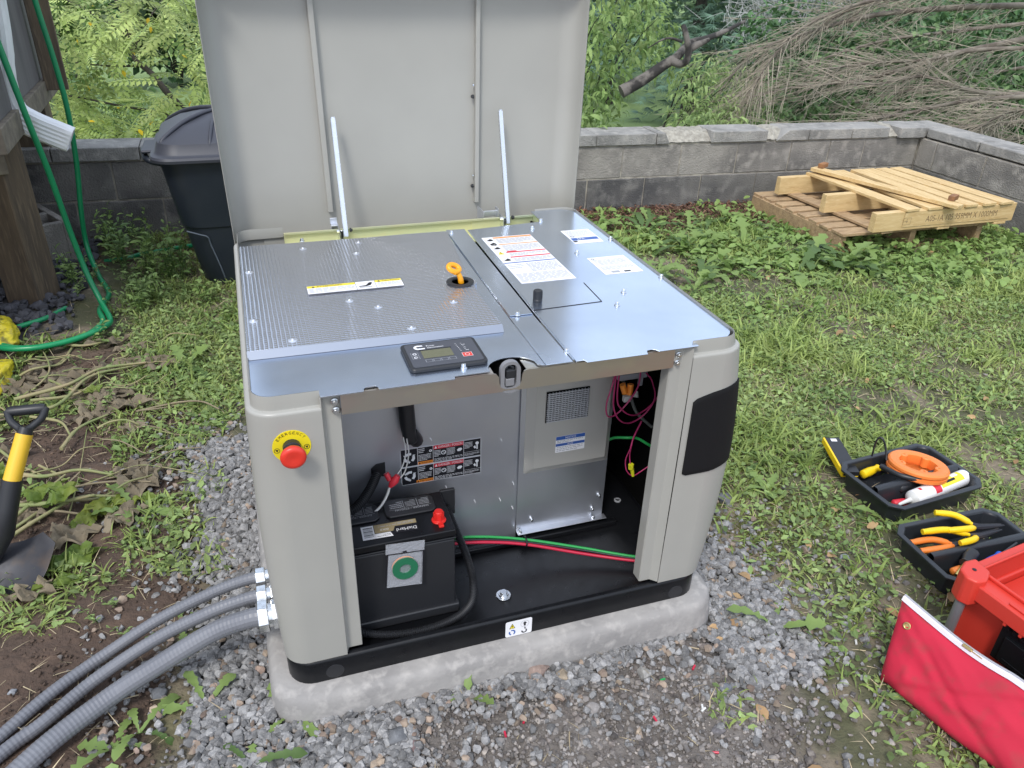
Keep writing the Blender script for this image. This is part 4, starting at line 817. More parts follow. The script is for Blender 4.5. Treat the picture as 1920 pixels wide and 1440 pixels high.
S = Sticker('stamp', (3.30,2.0243,.028), (1,.012,-.008), (0,0,1), .75, .080, p2, m_pinex, .001)
S.text(simple('stamp_ink', (.16,.10,.05), .8), 'A05-1A 105 959MM X 1000MM', .15,.020,.034,.50); ink = bpy.data.materials['stamp_ink']
for a in ((0,.012,.05,.0135),(0,.048,.05,.0495),(0,.012,.0015,.0495),(.0485,.012,.05,.0495),(.008,.028,.03,.031),(.022,.02,.0245,.044)): S.rect(ink, *a)
for nme, (b_, m_) in S.d.items(): tag(b_.build('lettering', m_, S.o), kind='stuff')
lb = thing('loose_board', 'loose pale board lying askew across the top of the new pallet', 'board', (3.45,2.4,.14))
board('plank', (3.585,1.955,.128), (3.300,2.80,.137), .062, .020, m_pine, lb)
for p in ((3.618,2.045,.1485),(3.345,2.775,.157)):
    b = MB(Matrix.Translation(p) @ Matrix.Rotation(.45,4,'Z')); b.bb(-.035,.035,-.016,.016,0,.026); b.build('end_block', m_oldend, lb, bevel=.002)

# ================================================================= DECK CORNER AT LEFT
dk = thing('porch', 'underside corner of a timber porch with grooved siding and posts at the left edge', 'porch', (-.9,2.4,-.06))
b = MB(Matrix.Translation((-.842,2.335,0)) @ Matrix.Rotation(radians(-24),4,'Z')); b.bb(-.070,.070,-.070,.070,-.12,1.3); b.build('post', m_post, dk, bevel=.004)
b = MB(frame((-.790,2.26,.475),(-.80,-.30,0),(0,0,1))); b.bb(-.0,.95,0,.185,-.02,.03); b.build('beam', m_timber2, dk, bevel=.004)
b = MB(); b.bb(-.93,-.785,3.12,3.25,.375,1.35); b.build('post', m_post, dk, bevel=.004)
sd_ = Vector((-0.726,2.556,0.720)) - Vector((-0.743,3.129,0.720)); O = Vector((-0.743,3.129,0.720)); F = frame(O, sd_, (0,0,1))
b = MB(F); x = 0
while x < 1.2:
    b.bb(x, x+.015, 0, .8, -.016, 0); b.bb(x+.015, x+.030, 0, .8, -.016, -.013); x += .030
b.build('siding', m_siding, dk)
b = MB(F); b.bb(-.02,1.3,-.085,-.002,-.035,-.002); b.build('rim_board', m_timber2, dk, bevel=.003)
b = MB(frame((-0.703,2.809,0.680),(1,.12,0),(0,0,1))); b.bb(0,.088,0,.75,-.038,0); b.build('corner_board', m_post, dk, bevel=.003)
b = MB(); b.bb(-2.6,-.80,1.2,3.3,1.30,1.36); b.build('decking', m_post, dk)
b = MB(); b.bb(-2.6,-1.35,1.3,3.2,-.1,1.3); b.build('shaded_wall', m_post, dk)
# white fluted downspout
b = MB(); cs = []
for i in range(44):
    a = 2*pi*i/44; x = math.copysign(min(abs(cos(a))*1.25,1), cos(a))*.043; y = math.copysign(min(abs(sin(a))*1.25,1), sin(a))*.036; k = 1-.05*(i % 2); cs.append((x*k, y*k))
path = smoothpts([(-0.676,2.200,1.156),(-0.693,2.200,0.964),(-0.716,2.200,0.810),(-0.708,2.200,0.712),(-0.657,2.200,0.661),(-0.544,2.200,0.600)], 5)
vs = []; k = len(cs)
for i, p in enumerate(path):
    t = (path[min(i+1, len(path)-1)] - path[max(i-1, 0)]).normalized(); u = Vector((0,1,0)); w = t.cross(u).normalized(); cr = 1 + (.03 if (6 < i < 17 and i % 2) else 0)
    vs += [p + w*c[0]*cr + u*c[1]*cr for c in cs]
b.add(vs, [(i*k+j, i*k+(j+1)%k, (i+1)*k+(j+1)%k, (i+1)*k+j) for i in range(len(path)-1) for j in range(k)])
o = b.build('downspout', m_dspout, None, smooth=25, solid=.0015); tag(o, 'white fluted metal downspout with an elbow, under the porch corner', 'downspout')
# garden hose
hs = thing('garden_hose', 'bright green garden hose hanging from the porch and looping over the soil', 'garden hose', (-.6,2.1,-.04))
def hose(pts, r=.0105): b = MB(); b.tube(smoothpts(pts, 10), r, 10); b.build('hose_run', m_hose, hs, smooth=80)
hose([(-.63,2.6,1.25),(-.623,2.6,1.037),(-.608,2.6,.83),(-.602,2.6,.649),(-.615,2.6,.436),(-.645,2.6,.21),(-.655,2.6,.06),(-.62,2.5,-.035),(-.56,2.3,-.05),(-.57,2.1,-.035),(-.545,1.95,-.03),(-.60,1.83,-.028),(-.70,1.775,-.022),(-.80,1.78,-.02),(-.92,1.86,-.02),(-1.1,1.9,-.02)])
hose([(-.72,2.1,1.3),(-.69,2.1,1.08),(-.671,2.1,.924),(-.647,2.1,.701),(-.628,2.12,.511),(-.615,2.15,.28),(-.592,2.14,.105),(-.553,2.08,-.005),(-.520,1.98,-.030),(-.525,1.90,-.022),(-.58,1.81,-.012),(-.66,1.765,-.012),(-.76,1.745,-.010),(-.865,1.79,-.010),(-1.0,1.95,-.01)])
hose([(-.62,2.72,-.055),(-.52,2.715,-.045),(-.47,2.735,-.040),(-.38,2.765,-.040),(-.27,2.80,-.040),(-.1,2.86,-.045)], .0100)
hose([(-.93,1.92,-.03),(-.84,1.99,-.03),(-.76,2.06,-.035),(-.70,2.16,-.04)], .0095)
# hollow block
b = MB(Matrix.Translation((-.905,2.90,-.06)) @ Matrix.Rotation(.5,4,'Z')); hw, hd, H = .09, .19, .19
def prism_h(b, outer, holes, z0, z1):
    for (x0,x1,y0,y1) in outer: b.bb(x0,x1,y0,y1,z0,z1)
prism_h(b, [(-hw,-hw+.03,-hd,hd),(hw-.03,hw,-hd,hd),(-hw+.03,hw-.03,-hd,-hd+.03),(-hw+.03,hw-.03,hd-.03,hd),(-hw+.03,hw-.03,-.015,.015)], None, 0, H)
o = b.build('hollow_block', m_block, None, bevel=.004); tag(o, 'loose hollow concrete block standing on end behind the porch post', 'block')

# ================================================================= TRASH CAN
tc_ = thing('trash_can', 'dark navy plastic trash can with domed ribbed lid, standing behind the raised generator lid', 'trash can', (0,2.5,-.07))
def sqlevels(b, cx, cy, levels, r, n=6, capb=True, capt=True):
    vs = []; k = 4*(n+1)
    for hw, z in levels: vs += [(x,y,z) for x,y in rrect(2*hw,2*hw,min(r,hw*.9),n,cx,cy)]
    fs = [(j*k+i, j*k+(i+1)%k, (j+1)*k+(i+1)%k, (j+1)*k+i) for j in range(len(levels)-1) for i in range(k)]
    if capb: fs.append(list(range(k))[::-1])
    if capt: fs.append(list(range((len(levels)-1)*k, len(levels)*k)))
    b.add(vs, fs)
cx, cy = -.012, 2.49
b = MB(); sqlevels(b, cx, cy, [(.165,-.075),(.170,-.06),(.205,.14),(.214,.205),(.222,.212),(.240,.33),(.262,.500)], .10); b.build('bin', m_can, tc_, smooth=35)
b = MB(); sqlevels(b, cx, cy, [(.272,.490),(.288,.492),(.290,.503),(.286,.512),(.274,.516),(.268,.522),(.256,.558),(.250,.563),(.175,.608),(.095,.634),(.03,.643),(.01,.644)], .09); ld_ = b.build('domed_lid', m_canlid, tc_, smooth=30)
for sx, sy in ((1,1),(1,-1),(-1,1),(-1,-1)):
    b = MB(); P = [(cx+sx*.240,cy+sy*.210,.520),(cx+sx*.232,cy+sy*.200,.565),(cx+sx*.16,cy+sy*.14,.613),(cx+sx*.09,cy+sy*.08,.637),(cx+sx*.02,cy+sy*.02,.648)]; b.tube(smoothpts(P,4), .0085, 8); P = [(cx+sx*.06,cy+sy*.252,.520),(cx+sx*.055,cy+sy*.245,.565),(cx+sx*.04,cy+sy*.165,.615),(cx+sx*.02,cy+sy*.06,.643)]; b.tube(smoothpts(P,4), .007, 8); b.build('lid_rib', m_canlid, ld_, smooth=60)
for sx in (-1, 1):
    b = MB(); P = [(cx+sx*.250,cy-.11,.455),(cx+sx*.305,cy-.10,.470),(cx+sx*.325,cy-.02,.486),(cx+sx*.325,cy+.04,.486),(cx+sx*.305,cy+.10,.478),(cx+sx*.255,cy+.11,.460)]
    b.tube(smoothpts(P,5), .013, 8); b.build('handle', m_can, tc_, smooth=60); b = MB(); b.bb(cx+sx*.300-.028,cx+sx*.300+.028,cy-.10,cy+.10,.495,.509); b.build('lid_tab', m_canlid, tc_, bevel=.006)
b = MB(); b.tube(smoothpts([(-.212,2.262,.205),(-.165,2.268,.185),(-.135,2.272,.170),(-.128,2.285,.13),(-.105,2.30,.03),(-.095,2.315,-.03)], 5), .0032, 5); b.build('scuff', m_scuff, tc_)

# ================================================================= SHOVEL, BAGS OF SOIL
sh = thing('shovel', 'shovel with yellow shaft and black D grip lying on the soil bed', 'shovel', (-.65,.9,0))
gA, gB, gN = Vector((-0.546,0.716,0.300)), Vector((-0.466,0.711,0.300)), Vector((-0.508,0.660,0.270)); s1, s2, s3 = Vector((-0.547,0.608,0.180)), Vector((-0.584,0.566,0.070)), Vector((-0.631,0.572,-0.020))
b = MB(); b.tube([gA, gA.lerp(gB,.12), gA.lerp(gB,.88), gB], [.010,.0125,.0125,.010], 12); b.build('grip_bar', m_plastic, sh, smooth=50)
b = MB(); b.tube(smoothpts([gA, gA.lerp(gN,.45)-(gB-gA)*.10, gA.lerp(gN,.85)-(gB-gA)*.02, gN], 6), [.0085]*12+[.010]*7, 10); b.tube(smoothpts([gB, gB.lerp(gN,.45)+(gB-gA)*.12, gB.lerp(gN,.85)+(gB-gA)*.02, gN], 6), [.0085]*12+[.010]*7, 10)
b.tube([gN-(s1-gN)*.12, gN+(s1-gN)*.08], [.015,.0165], 12); b.build('grip_yoke', m_plastic, sh, smooth=50)
b = MB(); b.tube([gN+(s1-gN)*.02, s1], [.0180,.0190], 14); b.build('shaft', simple('shovel_yellow', (.72,.45,.03), .4), sh, smooth=60)
b = MB(); b.tube([s1-(s1-gN)*.03, s1.lerp(s2,.5), s2, s3], [.0215,.0225,.023,.010], 14); b.build('socket', m_plastic, sh, smooth=60)
m_steel = mat('black_steel', (.030,.031,.038), .5, .4, c2=(.07,.050,.037), nscale=14, nlo=.5, nhi=.7, rvar=.1)
def blade(u, v):
    """u across, v from the step to the tip"""
    w = .115*min(1, .62+v*2.2)**.8 if v < .45 else .115*sqrt(max(0.0004, 1-((v-.45)/.56)**2)); a = s2.lerp(Vector((-0.540,0.517,-0.020)), .0); c0 = Vector((-0.594,0.604,0.012)); d = (Vector((-0.622,0.539,-0.045))-c0); side = Vector((1,-.10,.02)).normalized()
    p = c0 + d*v*2.1 + side*(u-.5)*2*w; return (p.x, p.y, p.z + .022*((u-.5)*2)**2 - .002 + .006*v)
b = MB(); b.grid(blade, 12, 12); b.build('blade', m_steel, sh, solid=.0022, smooth=60)
m_ybag = mat('yellow_bag_film', (.72,.60,.02), .35, c2=(.60,.50,.03), nscale=7, c3=(.03,.03,.02), bump=.3, bscale=25, bdist=.006)
def sack(label, c, rx, ry, rz, yaw, seed):
    b = MB(Matrix.Translation(c) @ Matrix.Rotation(yaw,4,'Z'))
    def fn(u, v):
        a = 2*pi*u; e = -pi/2 + pi*v; x = math.copysign(abs(cos(e)*cos(a))**.6, cos(a)); y = math.copysign(abs(cos(e)*sin(a))**.6, sin(a)); z = sin(e)
        q = 1 + .16*mnoise.noise(Vector((x*2.2+seed, y*2.2, z*2))) + .07*mnoise.noise(Vector((x*7+seed, y*7, z*5))); return (x*rx*q, y*ry*q, z*rz*q*(1-.35*abs(y)**3))
    b.grid(fn, 48, 24); o = b.build('soil_bag', m_ybag, None, smooth=70); return tag(o, label, 'bag')
sack('crumpled yellow soil bag behind the green hose, near the porch post', (-.925,1.92,-.02), .10,.13,.045,.3,1)
sack('flattened yellow soil bag with a purple patch, above the shovel grip', (-.895,1.50,-.03), .10,.22,.035,-.12,5)
b = MB(Matrix.Translation((-.812,1.60,.0)) @ Matrix.Rotation(.3,4,'Y')); b.flat(rrect(.03,.04,.01,3), .006); 

# ================================================================= TOOLS
def tray(label, cx, cy, zb, w, d, h, yaw, div='x', off=0):
    F = Matrix.Translation((cx,cy,zb)) @ Matrix.Rotation(yaw,4,'Z'); t = thing('tool_tray', label, 'tool tray', (cx,cy,zb), 'black plastic tool trays in the grass')
    cham = lambda w, d, c: [(w/2-c,-d/2),(w/2,-d/2+c),(w/2,d/2-c),(w/2-c,d/2),(-w/2+c,d/2),(-w/2,d/2-c),(-w/2,-d/2+c),(-w/2+c,-d/2)]
    lv = [(w-.045,d-.045,.022,0),(w-.025,d-.025,.024,h-.008),(w-.002,d-.002,.03,h-.008),(w,d,.03,h-.001),(w-.028,d-.028,.024,h),(w-.034,d-.034,.024,h-.006),(w-.052,d-.052,.02,.004)]
    vs = []; b = MB(F)
    for a, c, q, z in lv: vs += [(x,y,z) for x,y in cham(a,c,q)]
    b.add(vs, [(j*8+i, j*8+(i+1)%8, (j+1)*8+(i+1)%8, (j+1)*8+i) for j in range(len(lv)-1) for i in range(8)] + [list(range(48,56)), list(range(8))[::-1]])
    b.build('shell', m_tray, t, bevel=.0015, seg=1)
    b = MB(F); L = w/2-.022
    # hollow bridge divider with an open arched handle
    prof = [(-.020,.0),(-.012,h*.55),(-.011,h-.004),(-.006,h+.004),(.006,h+.004),(.011,h-.004),(.012,h*.55),(.020,.0)]
    b.add([(-L, y+off, z+.003) for y, z in prof]+[(L, y+off, z+.003) for y, z in prof], [(i,i+1,i+9,i+8) for i in range(7)])
    b.build('divider', m_tray, t, solid=.002, smooth=30); return t, F
t1, F1 = tray('black tool tray holding the orange fish tape reel and a caulk tube', 1.757,.262,-.100,.352,.238,.072,.07, off=-.02)
t2, F2 = tray('black tool tray of yellow handled pliers, beside the red toolbox', 1.690,-.030,-.100,.335,.228,.073,-.03, off=-.012)
m_or = simple('reel_orange', (.80,.22,.045), .42); m_yh = simple('handle_yellow', (.82,.56,.01), .38); m_oh = simple('handle_orange', (.72,.20,.03), .45); m_bh = simple('handle_blue', (.01,.09,.50), .35)
reel = thing('fish_tape_reel', 'orange fish tape reel lying tilted across the black tool tray', 'reel', (1.79,.27,-.01))
FR = Matrix.Translation((1.787,.272,-.016)) @ Matrix.Rotation(radians(6),4,'Y') @ Matrix.Rotation(radians(-5),4,'X')
b = MB(FR); Rr = .083
b.lathe([(.055,-.016),(Rr-.004,-.016),(Rr,-.012),(Rr,-.003),(Rr-.006,-.001),(Rr-.006,.001),(Rr,.003),(Rr,.010),(Rr-.005,.015),(.062,.016),(.053,.012),(.052,-.010),(.055,-.016)], 40); b.build('reel_case', m_or, reel, smooth=40)
for k in range(5):
    a = 2*pi*k/5+.4; b = MB(FR @ Matrix.Rotation(a,4,'Z') @ Matrix.Translation((.054,0,0))); b.lathe([(.012,-.014),(.012,.0125),(.010,.0145),(.004,.0145),(.004,.006),(0,.006)], 14); b.build('grip_boss', m_or, reel, smooth=40)
b = MB(); b.tube(smoothpts([(1.70,.36,-.02),(1.705,.365,.03),(1.712,.355,.045),(1.72,.34,.02),(1.715,.32,-.01)], 6), .003, 6); b.tube(smoothpts([(1.69,.31,-.02),(1.70,.25,-.012),(1.74,.215,-.012),(1.775,.20,-.012)], 6), [.008]*13+[.005]*6, 8); b.build('tape_leader', m_plastic, reel, smooth=60)
ct = thing('caulk_tube', 'white caulk tube with red and yellow label lying in the tray beside the orange reel', 'caulk tube', (1.79,.2,-.05))
Ac, Bc = Vector((1.700,.186,-.049)), Vector((1.925,.226,-.038)); F = frame(Ac, Vector((0,0,1)).cross(Bc-Ac), (0,0,1)); Lc = (Bc-Ac).length
if (F.to_3x3() @ Vector((0,0,1))).dot(Bc-Ac) < 0: F = F @ Matrix.Rotation(pi,4,'X')
b = MB(F); b.lathe([(.0225,0),(.0235,.003),(.0235,Lc-.003),(.0225,Lc),(.0215,Lc-.002),(.019,Lc-.008),(0,Lc-.008)], 28); b.build('barrel', m_white, ct, smooth=40)
b = MB(F); b.lathe([(.0225,-.0005),(.017,-.006),(.008,-.010),(.0065,-.014),(.004,-.055),(.003,-.058),(0,-.058)], 16); b.build('nozzle', m_w_white, ct, smooth=40)
def wrap(m, z0, z1, a0, a1, name='label_band', r=.0238):
    b = MB(F); b.grid(lambda u, v: (r*cos(radians(a0+(a1-a0)*u)), r*sin(radians(a0+(a1-a0)*u)), z0+(z1-z0)*v), 10, 1); b.build(name, m, ct)
for a0 in (40,):
    wrap(m_redp, .072,.098, 20,160); wrap(m_yp, .102,.200, 60,140); wrap(m_redp, .110,.150, 62,84, r=.0241); wrap(m_dkp, .125,.165, 100,118, r=.0241); wrap(m_white, .160,.185, 66,96, r=.0242); wrap(m_redp, .022,.032, 70,95)
def rod(name, label, cat, pts, r, m, n=10, group=None):
    b = MB(); b.tube(smoothpts(pts, 5) if len(pts) > 2 else pts, r, n); o = b.build(name, m, None, smooth=50); return tag(o, label, cat, group)
lv_ = thing('spirit_level', 'black and yellow straightedge leaning over the left rim of the orange reel tray', 'level', (1.66,.44,-.05))
F = frame((1.612,.368,-.060), (.30,.95,.07), (-.95,.30,0)); b = MB(F); b.bb(-.03,.135,-.035,.010,.004,.020); b.build('black_face', m_plastic, lv_, bevel=.001); b = MB(F); b.bb(-.03,.135,.010,.016,.000,.020); b.bb(-.03,.135,-.035,.016,.000,.004); b.build('yellow_edge', m_yh, lv_, bevel=.001)
b = MB(F); b.bb(.115,.128,-.022,-.004,.0205,.021); b.build('white_tab', m_white, lv_)
def screwdriver(name, label, a, b_, r, mh, ms=m_zinc, L=.5):
    A, B = Vector(a), Vector(b_); t = thing(name, label, 'hand tool', tuple(A)); M1 = A.lerp(B, L)
    m = MB(); m.tube([A, A.lerp(M1,.06), A.lerp(M1,.5), A.lerp(M1,.85), M1], [r*.6,r,r*1.05,r*.75,r*.9], 10); m.build('handle', mh, t, smooth=50); m = MB(); m.tube([M1, B], r*.3, 8); m.build('shank', ms, t, smooth=50)
screwdriver('screwdriver', 'black handled screwdriver in the tray, left of the caulk tube', (1.690,.232,-.045), (1.86,.27,-.06), .014, m_plastic)
screwdriver('screwdriver', 'red handled screwdriver mostly hidden below the caulk tube nozzle', (1.655,.205,-.07), (1.80,.20,-.08), .011, m_redp)
screwdriver('utility_knife', 'yellow knife handle at the back left inside the reel tray', (1.655,.335,-.062), (1.745,.345,-.05), .013, m_yh, m_plastic, .7)
def pliers(label, piv, h1, h2, tip, m, r=.0085, group='pliers in the second tray'):
    t = thing('pliers', label, 'pliers', tuple(piv), group); P = Vector(piv)
    for h in (h1, h2):
        H = Vector(h); mid = P.lerp(H,.55) + Vector((0,0,.006)) + (H-P).cross(Vector((0,0,1))).normalized()*(.008 if h is h1 else -.008)
        b = MB(); b.tube(smoothpts([P.lerp(H,.15), mid, H], 6), [r*.6]*2+[r]*9+[r*.9]*2, 8); b.build('handle', m, t, smooth=50)
    T = Vector(tip); b = MB(); b.tube([P.lerp(Vector(h1),.18), P, T], [.006,.009,.0022], 8); b.tube([P.lerp(Vector(h2),.18), P, T+Vector((.004,-.006,0))], [.006,.009,.0022], 8); b.build('jaws', m_steel, t, smooth=40)
pliers('pliers with the highest yellow handle, open across the back of the tray', (1.735,.000,-.010), (1.645,.068,.006), (1.640,.012,-.008), (1.80,-.005,-.012), m_yh)
pliers('yellow handled pliers lying lowest, its hooked grip beside the tray divider', (1.715,-.020,-.018), (1.575,.030,-.012), (1.640,-.030,-.016), (1.79,-.01,-.02), m_yh)
pliers('orange handled pliers half under the yellow ones', (1.66,-.018,-.035), (1.540,.024,-.034), (1.545,-.006,-.038), (1.75,.005,-.045), m_oh)
screwdriver('screwdriver', 'orange handled screwdriver in the front half of the pliers tray', (1.570,-.085,-.045), (1.68,-.075,-.05), .010, m_oh, m_plastic)
screwdriver('nut_driver', 'black knurled driver with brass collar beside the blue handle', (1.650,-.064,-.020), (1.560,-.105,-.035), .016, m_plastic, mat('brass', (.7,.55,.2), .3, 1))
screwdriver('screwdriver', 'blue handled driver poking up behind the red toolbox corner', (1.625,-.115,-.020), (1.80,-.06,-.03), .0125, m_bh, m_plastic)
screwdriver('screwdriver', 'red and bright blue shafts lying along the back rim behind the toolbox', (1.70,-.095,-.02), (1.88,-.08,-.016), .008, m_redp, simple('sky_blue', (.02,.35,.75), .4), .35)
# ---- red toolbox, open
rb = thing('toolbox', 'open bright red plastic toolbox with black latch at the right edge', 'toolbox', (1.5,-.35,-.1))
m_rbox = mat('red_plastic', (.58,.042,.026), .42, bump=.08, bscale=500, bdist=.0004, c2=(.56,.04,.026), nscale=6)
FB = Matrix.Translation((1.402,-.236,-.100)) @ Matrix.Rotation(radians(7),4,'Z')   # left back corner; x to the right, -y towards the viewer
b = MB(FB); W_, D_, H_ = .42, .34, .235
b.bb(0,.006,-D_,0,0,H_); b.bb(.006,W_,-.006,0,0,H_); b.bb(W_,W_+.006,-D_,0,0,H_); b.bb(.006,W_,-D_,-D_+.006,0,H_); b.bb(.006,W_,-D_+.006,-.006,0,.006); b.build('body', m_rbox, rb, bevel=.002)
b = MB(FB); b.bb(-.030,.010,-D_,-.030,.2352,.243); b.bb(-.034,-.028,-D_,-.030,.205,.243); b.bb(.010,W_,-.010,.012,.2352,.243); b.bb(.010,W_,.008,.013,.215,.2352); b.bb(.004,.010,-D_,-.012,.2432,.252); b.bb(.010,W_,-.014,-.009,.2432,.252)
b.build('rim', m_rbox, rb, bevel=.003)
b = MB(FB)
for i in range(6): b.bb(-.0335,-.004,-.115-i*.034,-.108-i*.034,.198,.2352)
b.bb(-.024,-.019,-D_,-.10,.2432,.2475); b.build('rim_web', m_rbox, rb, bevel=.0015)
b = MB(FB); b.prism([(-.052,-.020),(-.040,.004),(-.010,.016),(.020,.012),(.012,-.030),(-.020,-.046),(-.044,-.040)], .190, .258); b.build('corner_cap', m_rbox, rb, bevel=.005)
b = MB(FB @ Matrix.Translation((-.016,-.012,.2582))); b.lathe([(.0045,0),(.0045,.0005),(0,.0005)], 12); b.build('screw_recess', m_dkp, rb)
b = MB(FB); b.bb(.006,.40,-.060,-.008,.150,.156); b.tube([(.03,-.008,.18),(.30,-.008,.18)], .006, 6); b.build('inner_ledge', m_rbox, rb, bevel=.002)
b = MB(FB); b.tube([(-.034,-.020,.0),(-.034,-.020,.195)], .0105, 14); b.build('handle_tube', simple('dull_grey_tube', (.30,.30,.32), .4, metal=.6), rb, smooth=50)
b = MB(FB); b.bb(-.018,-.002,-.215,-.105,.100,.192); b.bb(-.024,-.018,-.200,-.120,.110,.170)
for i in range(6): b.bb(-.026,-.004,-.122-i*.017,-.112-i*.017,.188,.205)
b.bb(-.0255,-.0242,-.190,-.130,.118,.120); b.bb(-.0255,-.0242,-.190,-.188,.118,.150); b.build('latch', m_black, rb, bevel=.003)
b = MB(FB @ Matrix.Translation((-.022,-.222,.130))); b.lathe([(.006,0),(.006,.012),(0,.014)], 10); b.build('latch_pin', m_zinc, rb, smooth=40)
b = MB(FB); b.bb(-.020,-.002,-.30,-.235,.02,.09); b.tube([(-.02,-.245,.09),(-.02,-.33,.09)], .014, 10); b.build('hinge_barrel', m_rbox, rb, bevel=.004)
# ---- zip bag leaning on the toolbox
zb = thing('zip_bag', 'crimson canvas zip pouch with white zipper and brass eyelet, leaning on the red toolbox', 'pouch', (1.25,-.4,-.09))
m_canvas = mat('crimson_canvas', (.50,.013,.042), .85, c2=(.44,.013,.038), nscale=7, nlo=.4, nhi=.7, c3=(.36,.028,.040), bump=.35, bscale=900, bdist=.0006)
bl, br = Vector((1.203,-.272,-.088)), Vector((1.335,-.715,-.094)); tl, tr = Vector((1.262,-.212,.073)), Vector((1.375,-.720,.062))
nrm = (br-bl).cross(tl-bl).normalized()
if nrm.x > 0: nrm = -nrm
def bagface(side):
    def fn(u, v):
        p = bl.lerp(br,u).lerp(tl.lerp(tr,u), v); th = (.050-.026*v)*(1-(2*v-1)**4)**.6*min(1, u*9)**.5*min(1,(1-u)*9)**.5*(1-.35*v)
        w = .0045*mnoise.noise(Vector((u*6+v*4, v*2.5-u*3, side))) + .0012*mnoise.noise(Vector((u*22+v*12, v*4-u*4, side))) - .005*max(0, 1-abs(u*1.6-v*.9-.05)*14) - .004*max(0, 1-abs(u*1.2+v*.8-.75)*16) + .0075*sin(u*11+v*4.5+1)*v*(1-v)*2.2 + .004*max(0, 1-abs(v-.38-.5*(u-.25))*9)*(1 if .1 < u < .5 else 0)
        sag = Vector((.002*sin(u*14), 0, -.010*(1-(2*min(u*2.2,1)-1)**2)*v)); return p + nrm*((th if side > 0 else -th*.25) + w*(1 if v < .98 else 0)) + sag
    return fn
b = MB(); b.grid(bagface(1), 70, 30); b.build('front', m_canvas, zb, smooth=80); b = MB(); b.grid(bagface(-1), 30, 12); b.build('back', m_canvas, zb, smooth=80)
fn = bagface(1); edge = [Vector(fn(i/60,1)) for i in range(61)]; up = Vector((.25,.05,1)).normalized()
b = MB(); off = [(.0, nrm*.0035), (.010, nrm*.0045), (.017, nrm*.001)]
b.add([e + up*(.0) + nrm*.004 for e in edge]+[e + up*.009 + nrm*.003 for e in edge]+[e + up*.013 - nrm*.004 for e in edge]+[e + up*.008 - nrm*.013 for e in edge], [(j*61+i, j*61+i+1, (j+1)*61+i+1, (j+1)*61+i) for j in range(3) for i in range(60)])
b.build('zipper_tape', simple('zip_white', (.72,.68,.76), .7), zb, smooth=60)
b = MB(); b.tube([e + up*.0130 - nrm*.003 for e in edge], .0022, 6); b.build('zipper_teeth', m_greyp, zb)
e = edge[17]; b = MB(frame(e + up*.0135, edge[18]-edge[17], nrm)); b.bb(-.008,.012,-.005,.005,0,.006); b.bb(.010,.034,-.003,.003,.003,.005); b.build('zipper_pull', mat('brass_pull', (.6,.45,.2), .35, 1), zb, bevel=.001)
p = Vector(fn(.055,.80)); b = MB(frame(p + nrm*.0015, (br-bl), (tl-bl))); b.lathe([(.0040,-.001),(.0045,.0012),(.0062,.0020),(.0080,.0012),(.0082,-.002)], 22); b.build('eyelet', bpy.data.materials['brass_pull'], zb, smooth=60)

# ================================================================= LOOSE STONE AND SOIL
def rotsE(yaw, pitch, roll):
    cy, sy, cp, sp, cr, sr = np.cos(yaw), np.sin(yaw), np.cos(pitch), np.sin(pitch), np.cos(roll), np.sin(roll)
    return np.stack([np.stack([cy*cp, cy*sp*sr-sy*cr, cy*sp*cr+sy*sr], -1), np.stack([sy*cp, sy*sp*sr+cy*cr, sy*sp*cr-cy*sr], -1), np.stack([-sp, cp*sr, cp*cr], -1)], -2)
def sample(n, x0, x1, y0, y1, fn):
    out = []; got = 0
    while got < n:
        x = rng.uniform(x0, x1, n*2); y = rng.uniform(y0, y1, n*2); k = rng.random(n*2) < fn(x, y); out.append(np.stack([x[k], y[k]], 1)); got += k.sum()
        if len(out) > 60: break
    return np.concatenate(out)[:n]
def inpad(x, y): return (x > -.035) & (x < .94) & (y > -.035) & (y < .93)
def stones(name, n, box, mask, smin, smax, m, lift, templ, power=2.2):
    p = sample(n, *box, mask); N = len(p); s = smin + (smax-smin)*rng.random(N)**power; z = zg(p[:,0], p[:,1]) + s*.18 + rng.random(N)*lift
    return scatter(name, templ, np.c_[p, z], rotsE(rng.uniform(0, 6.3, N), rng.uniform(-.6, .6, N), rng.uniform(-.6, .6, N)), s, m)
T_ST = [hull_stone(i, 17, (1, .85, .72)) for i in range(16)]; T_FL = [hull_stone(30+i, 11, (1, .75, .4)) for i in range(8)]
m_grav = mat('crushed_granite', (.245, .243, .242), .9, c2=(.15, .148, .15), nscale=60, attr=.45, c3=(.31, .30, .29), bump=.3, bscale=300, bdist=.001)
m_peb = mat('dirt_pebbles', (.21, .195, .185), .85, c2=(.14, .12, .11), nscale=18, nlo=.4, nhi=.6, attr=.55, c3=(.30, .265, .23))
m_clod = mat('soil_clods', (.105, .070, .050), .95, c2=(.062, .042, .031), nscale=12, attr=.45)
m_bark = mat('bark_chips', (.17, .085, .052), .9, c2=(.10, .055, .038), nscale=9, attr=.5)
gm = lambda x, y: (gravel_mask(x, y) & ~inpad(x, y)).astype(float)
tag(stones('gravel', 6200, (-.35, 1.4, -.35, 1.15), gm, .014, .030, m_grav, .007, T_ST, 1.2), kind='stuff')
def spill(x, y):
    n = np.zeros(np.shape(x))
    for r_, w_ in ((.04,.9),(.09,.5),(.16,.22),(.26,.09)):
        for a in range(8): n = np.maximum(n, w_*gravel_mask(x+r_*cos(a*pi/4), y+r_*sin(a*pi/4)))
    return np.clip(n, .012, 1)*(.4+.6*(fbm(x, y, 12, 77) > .45))*(~inpad(x, y))*(~gravel_mask(x, y))
tag(stones('scattered_gravel', 2600, (-.5, 1.5, -.8, 1.3), spill, .007, .026, m_grav, .003, T_ST, 1.5), kind='stuff')
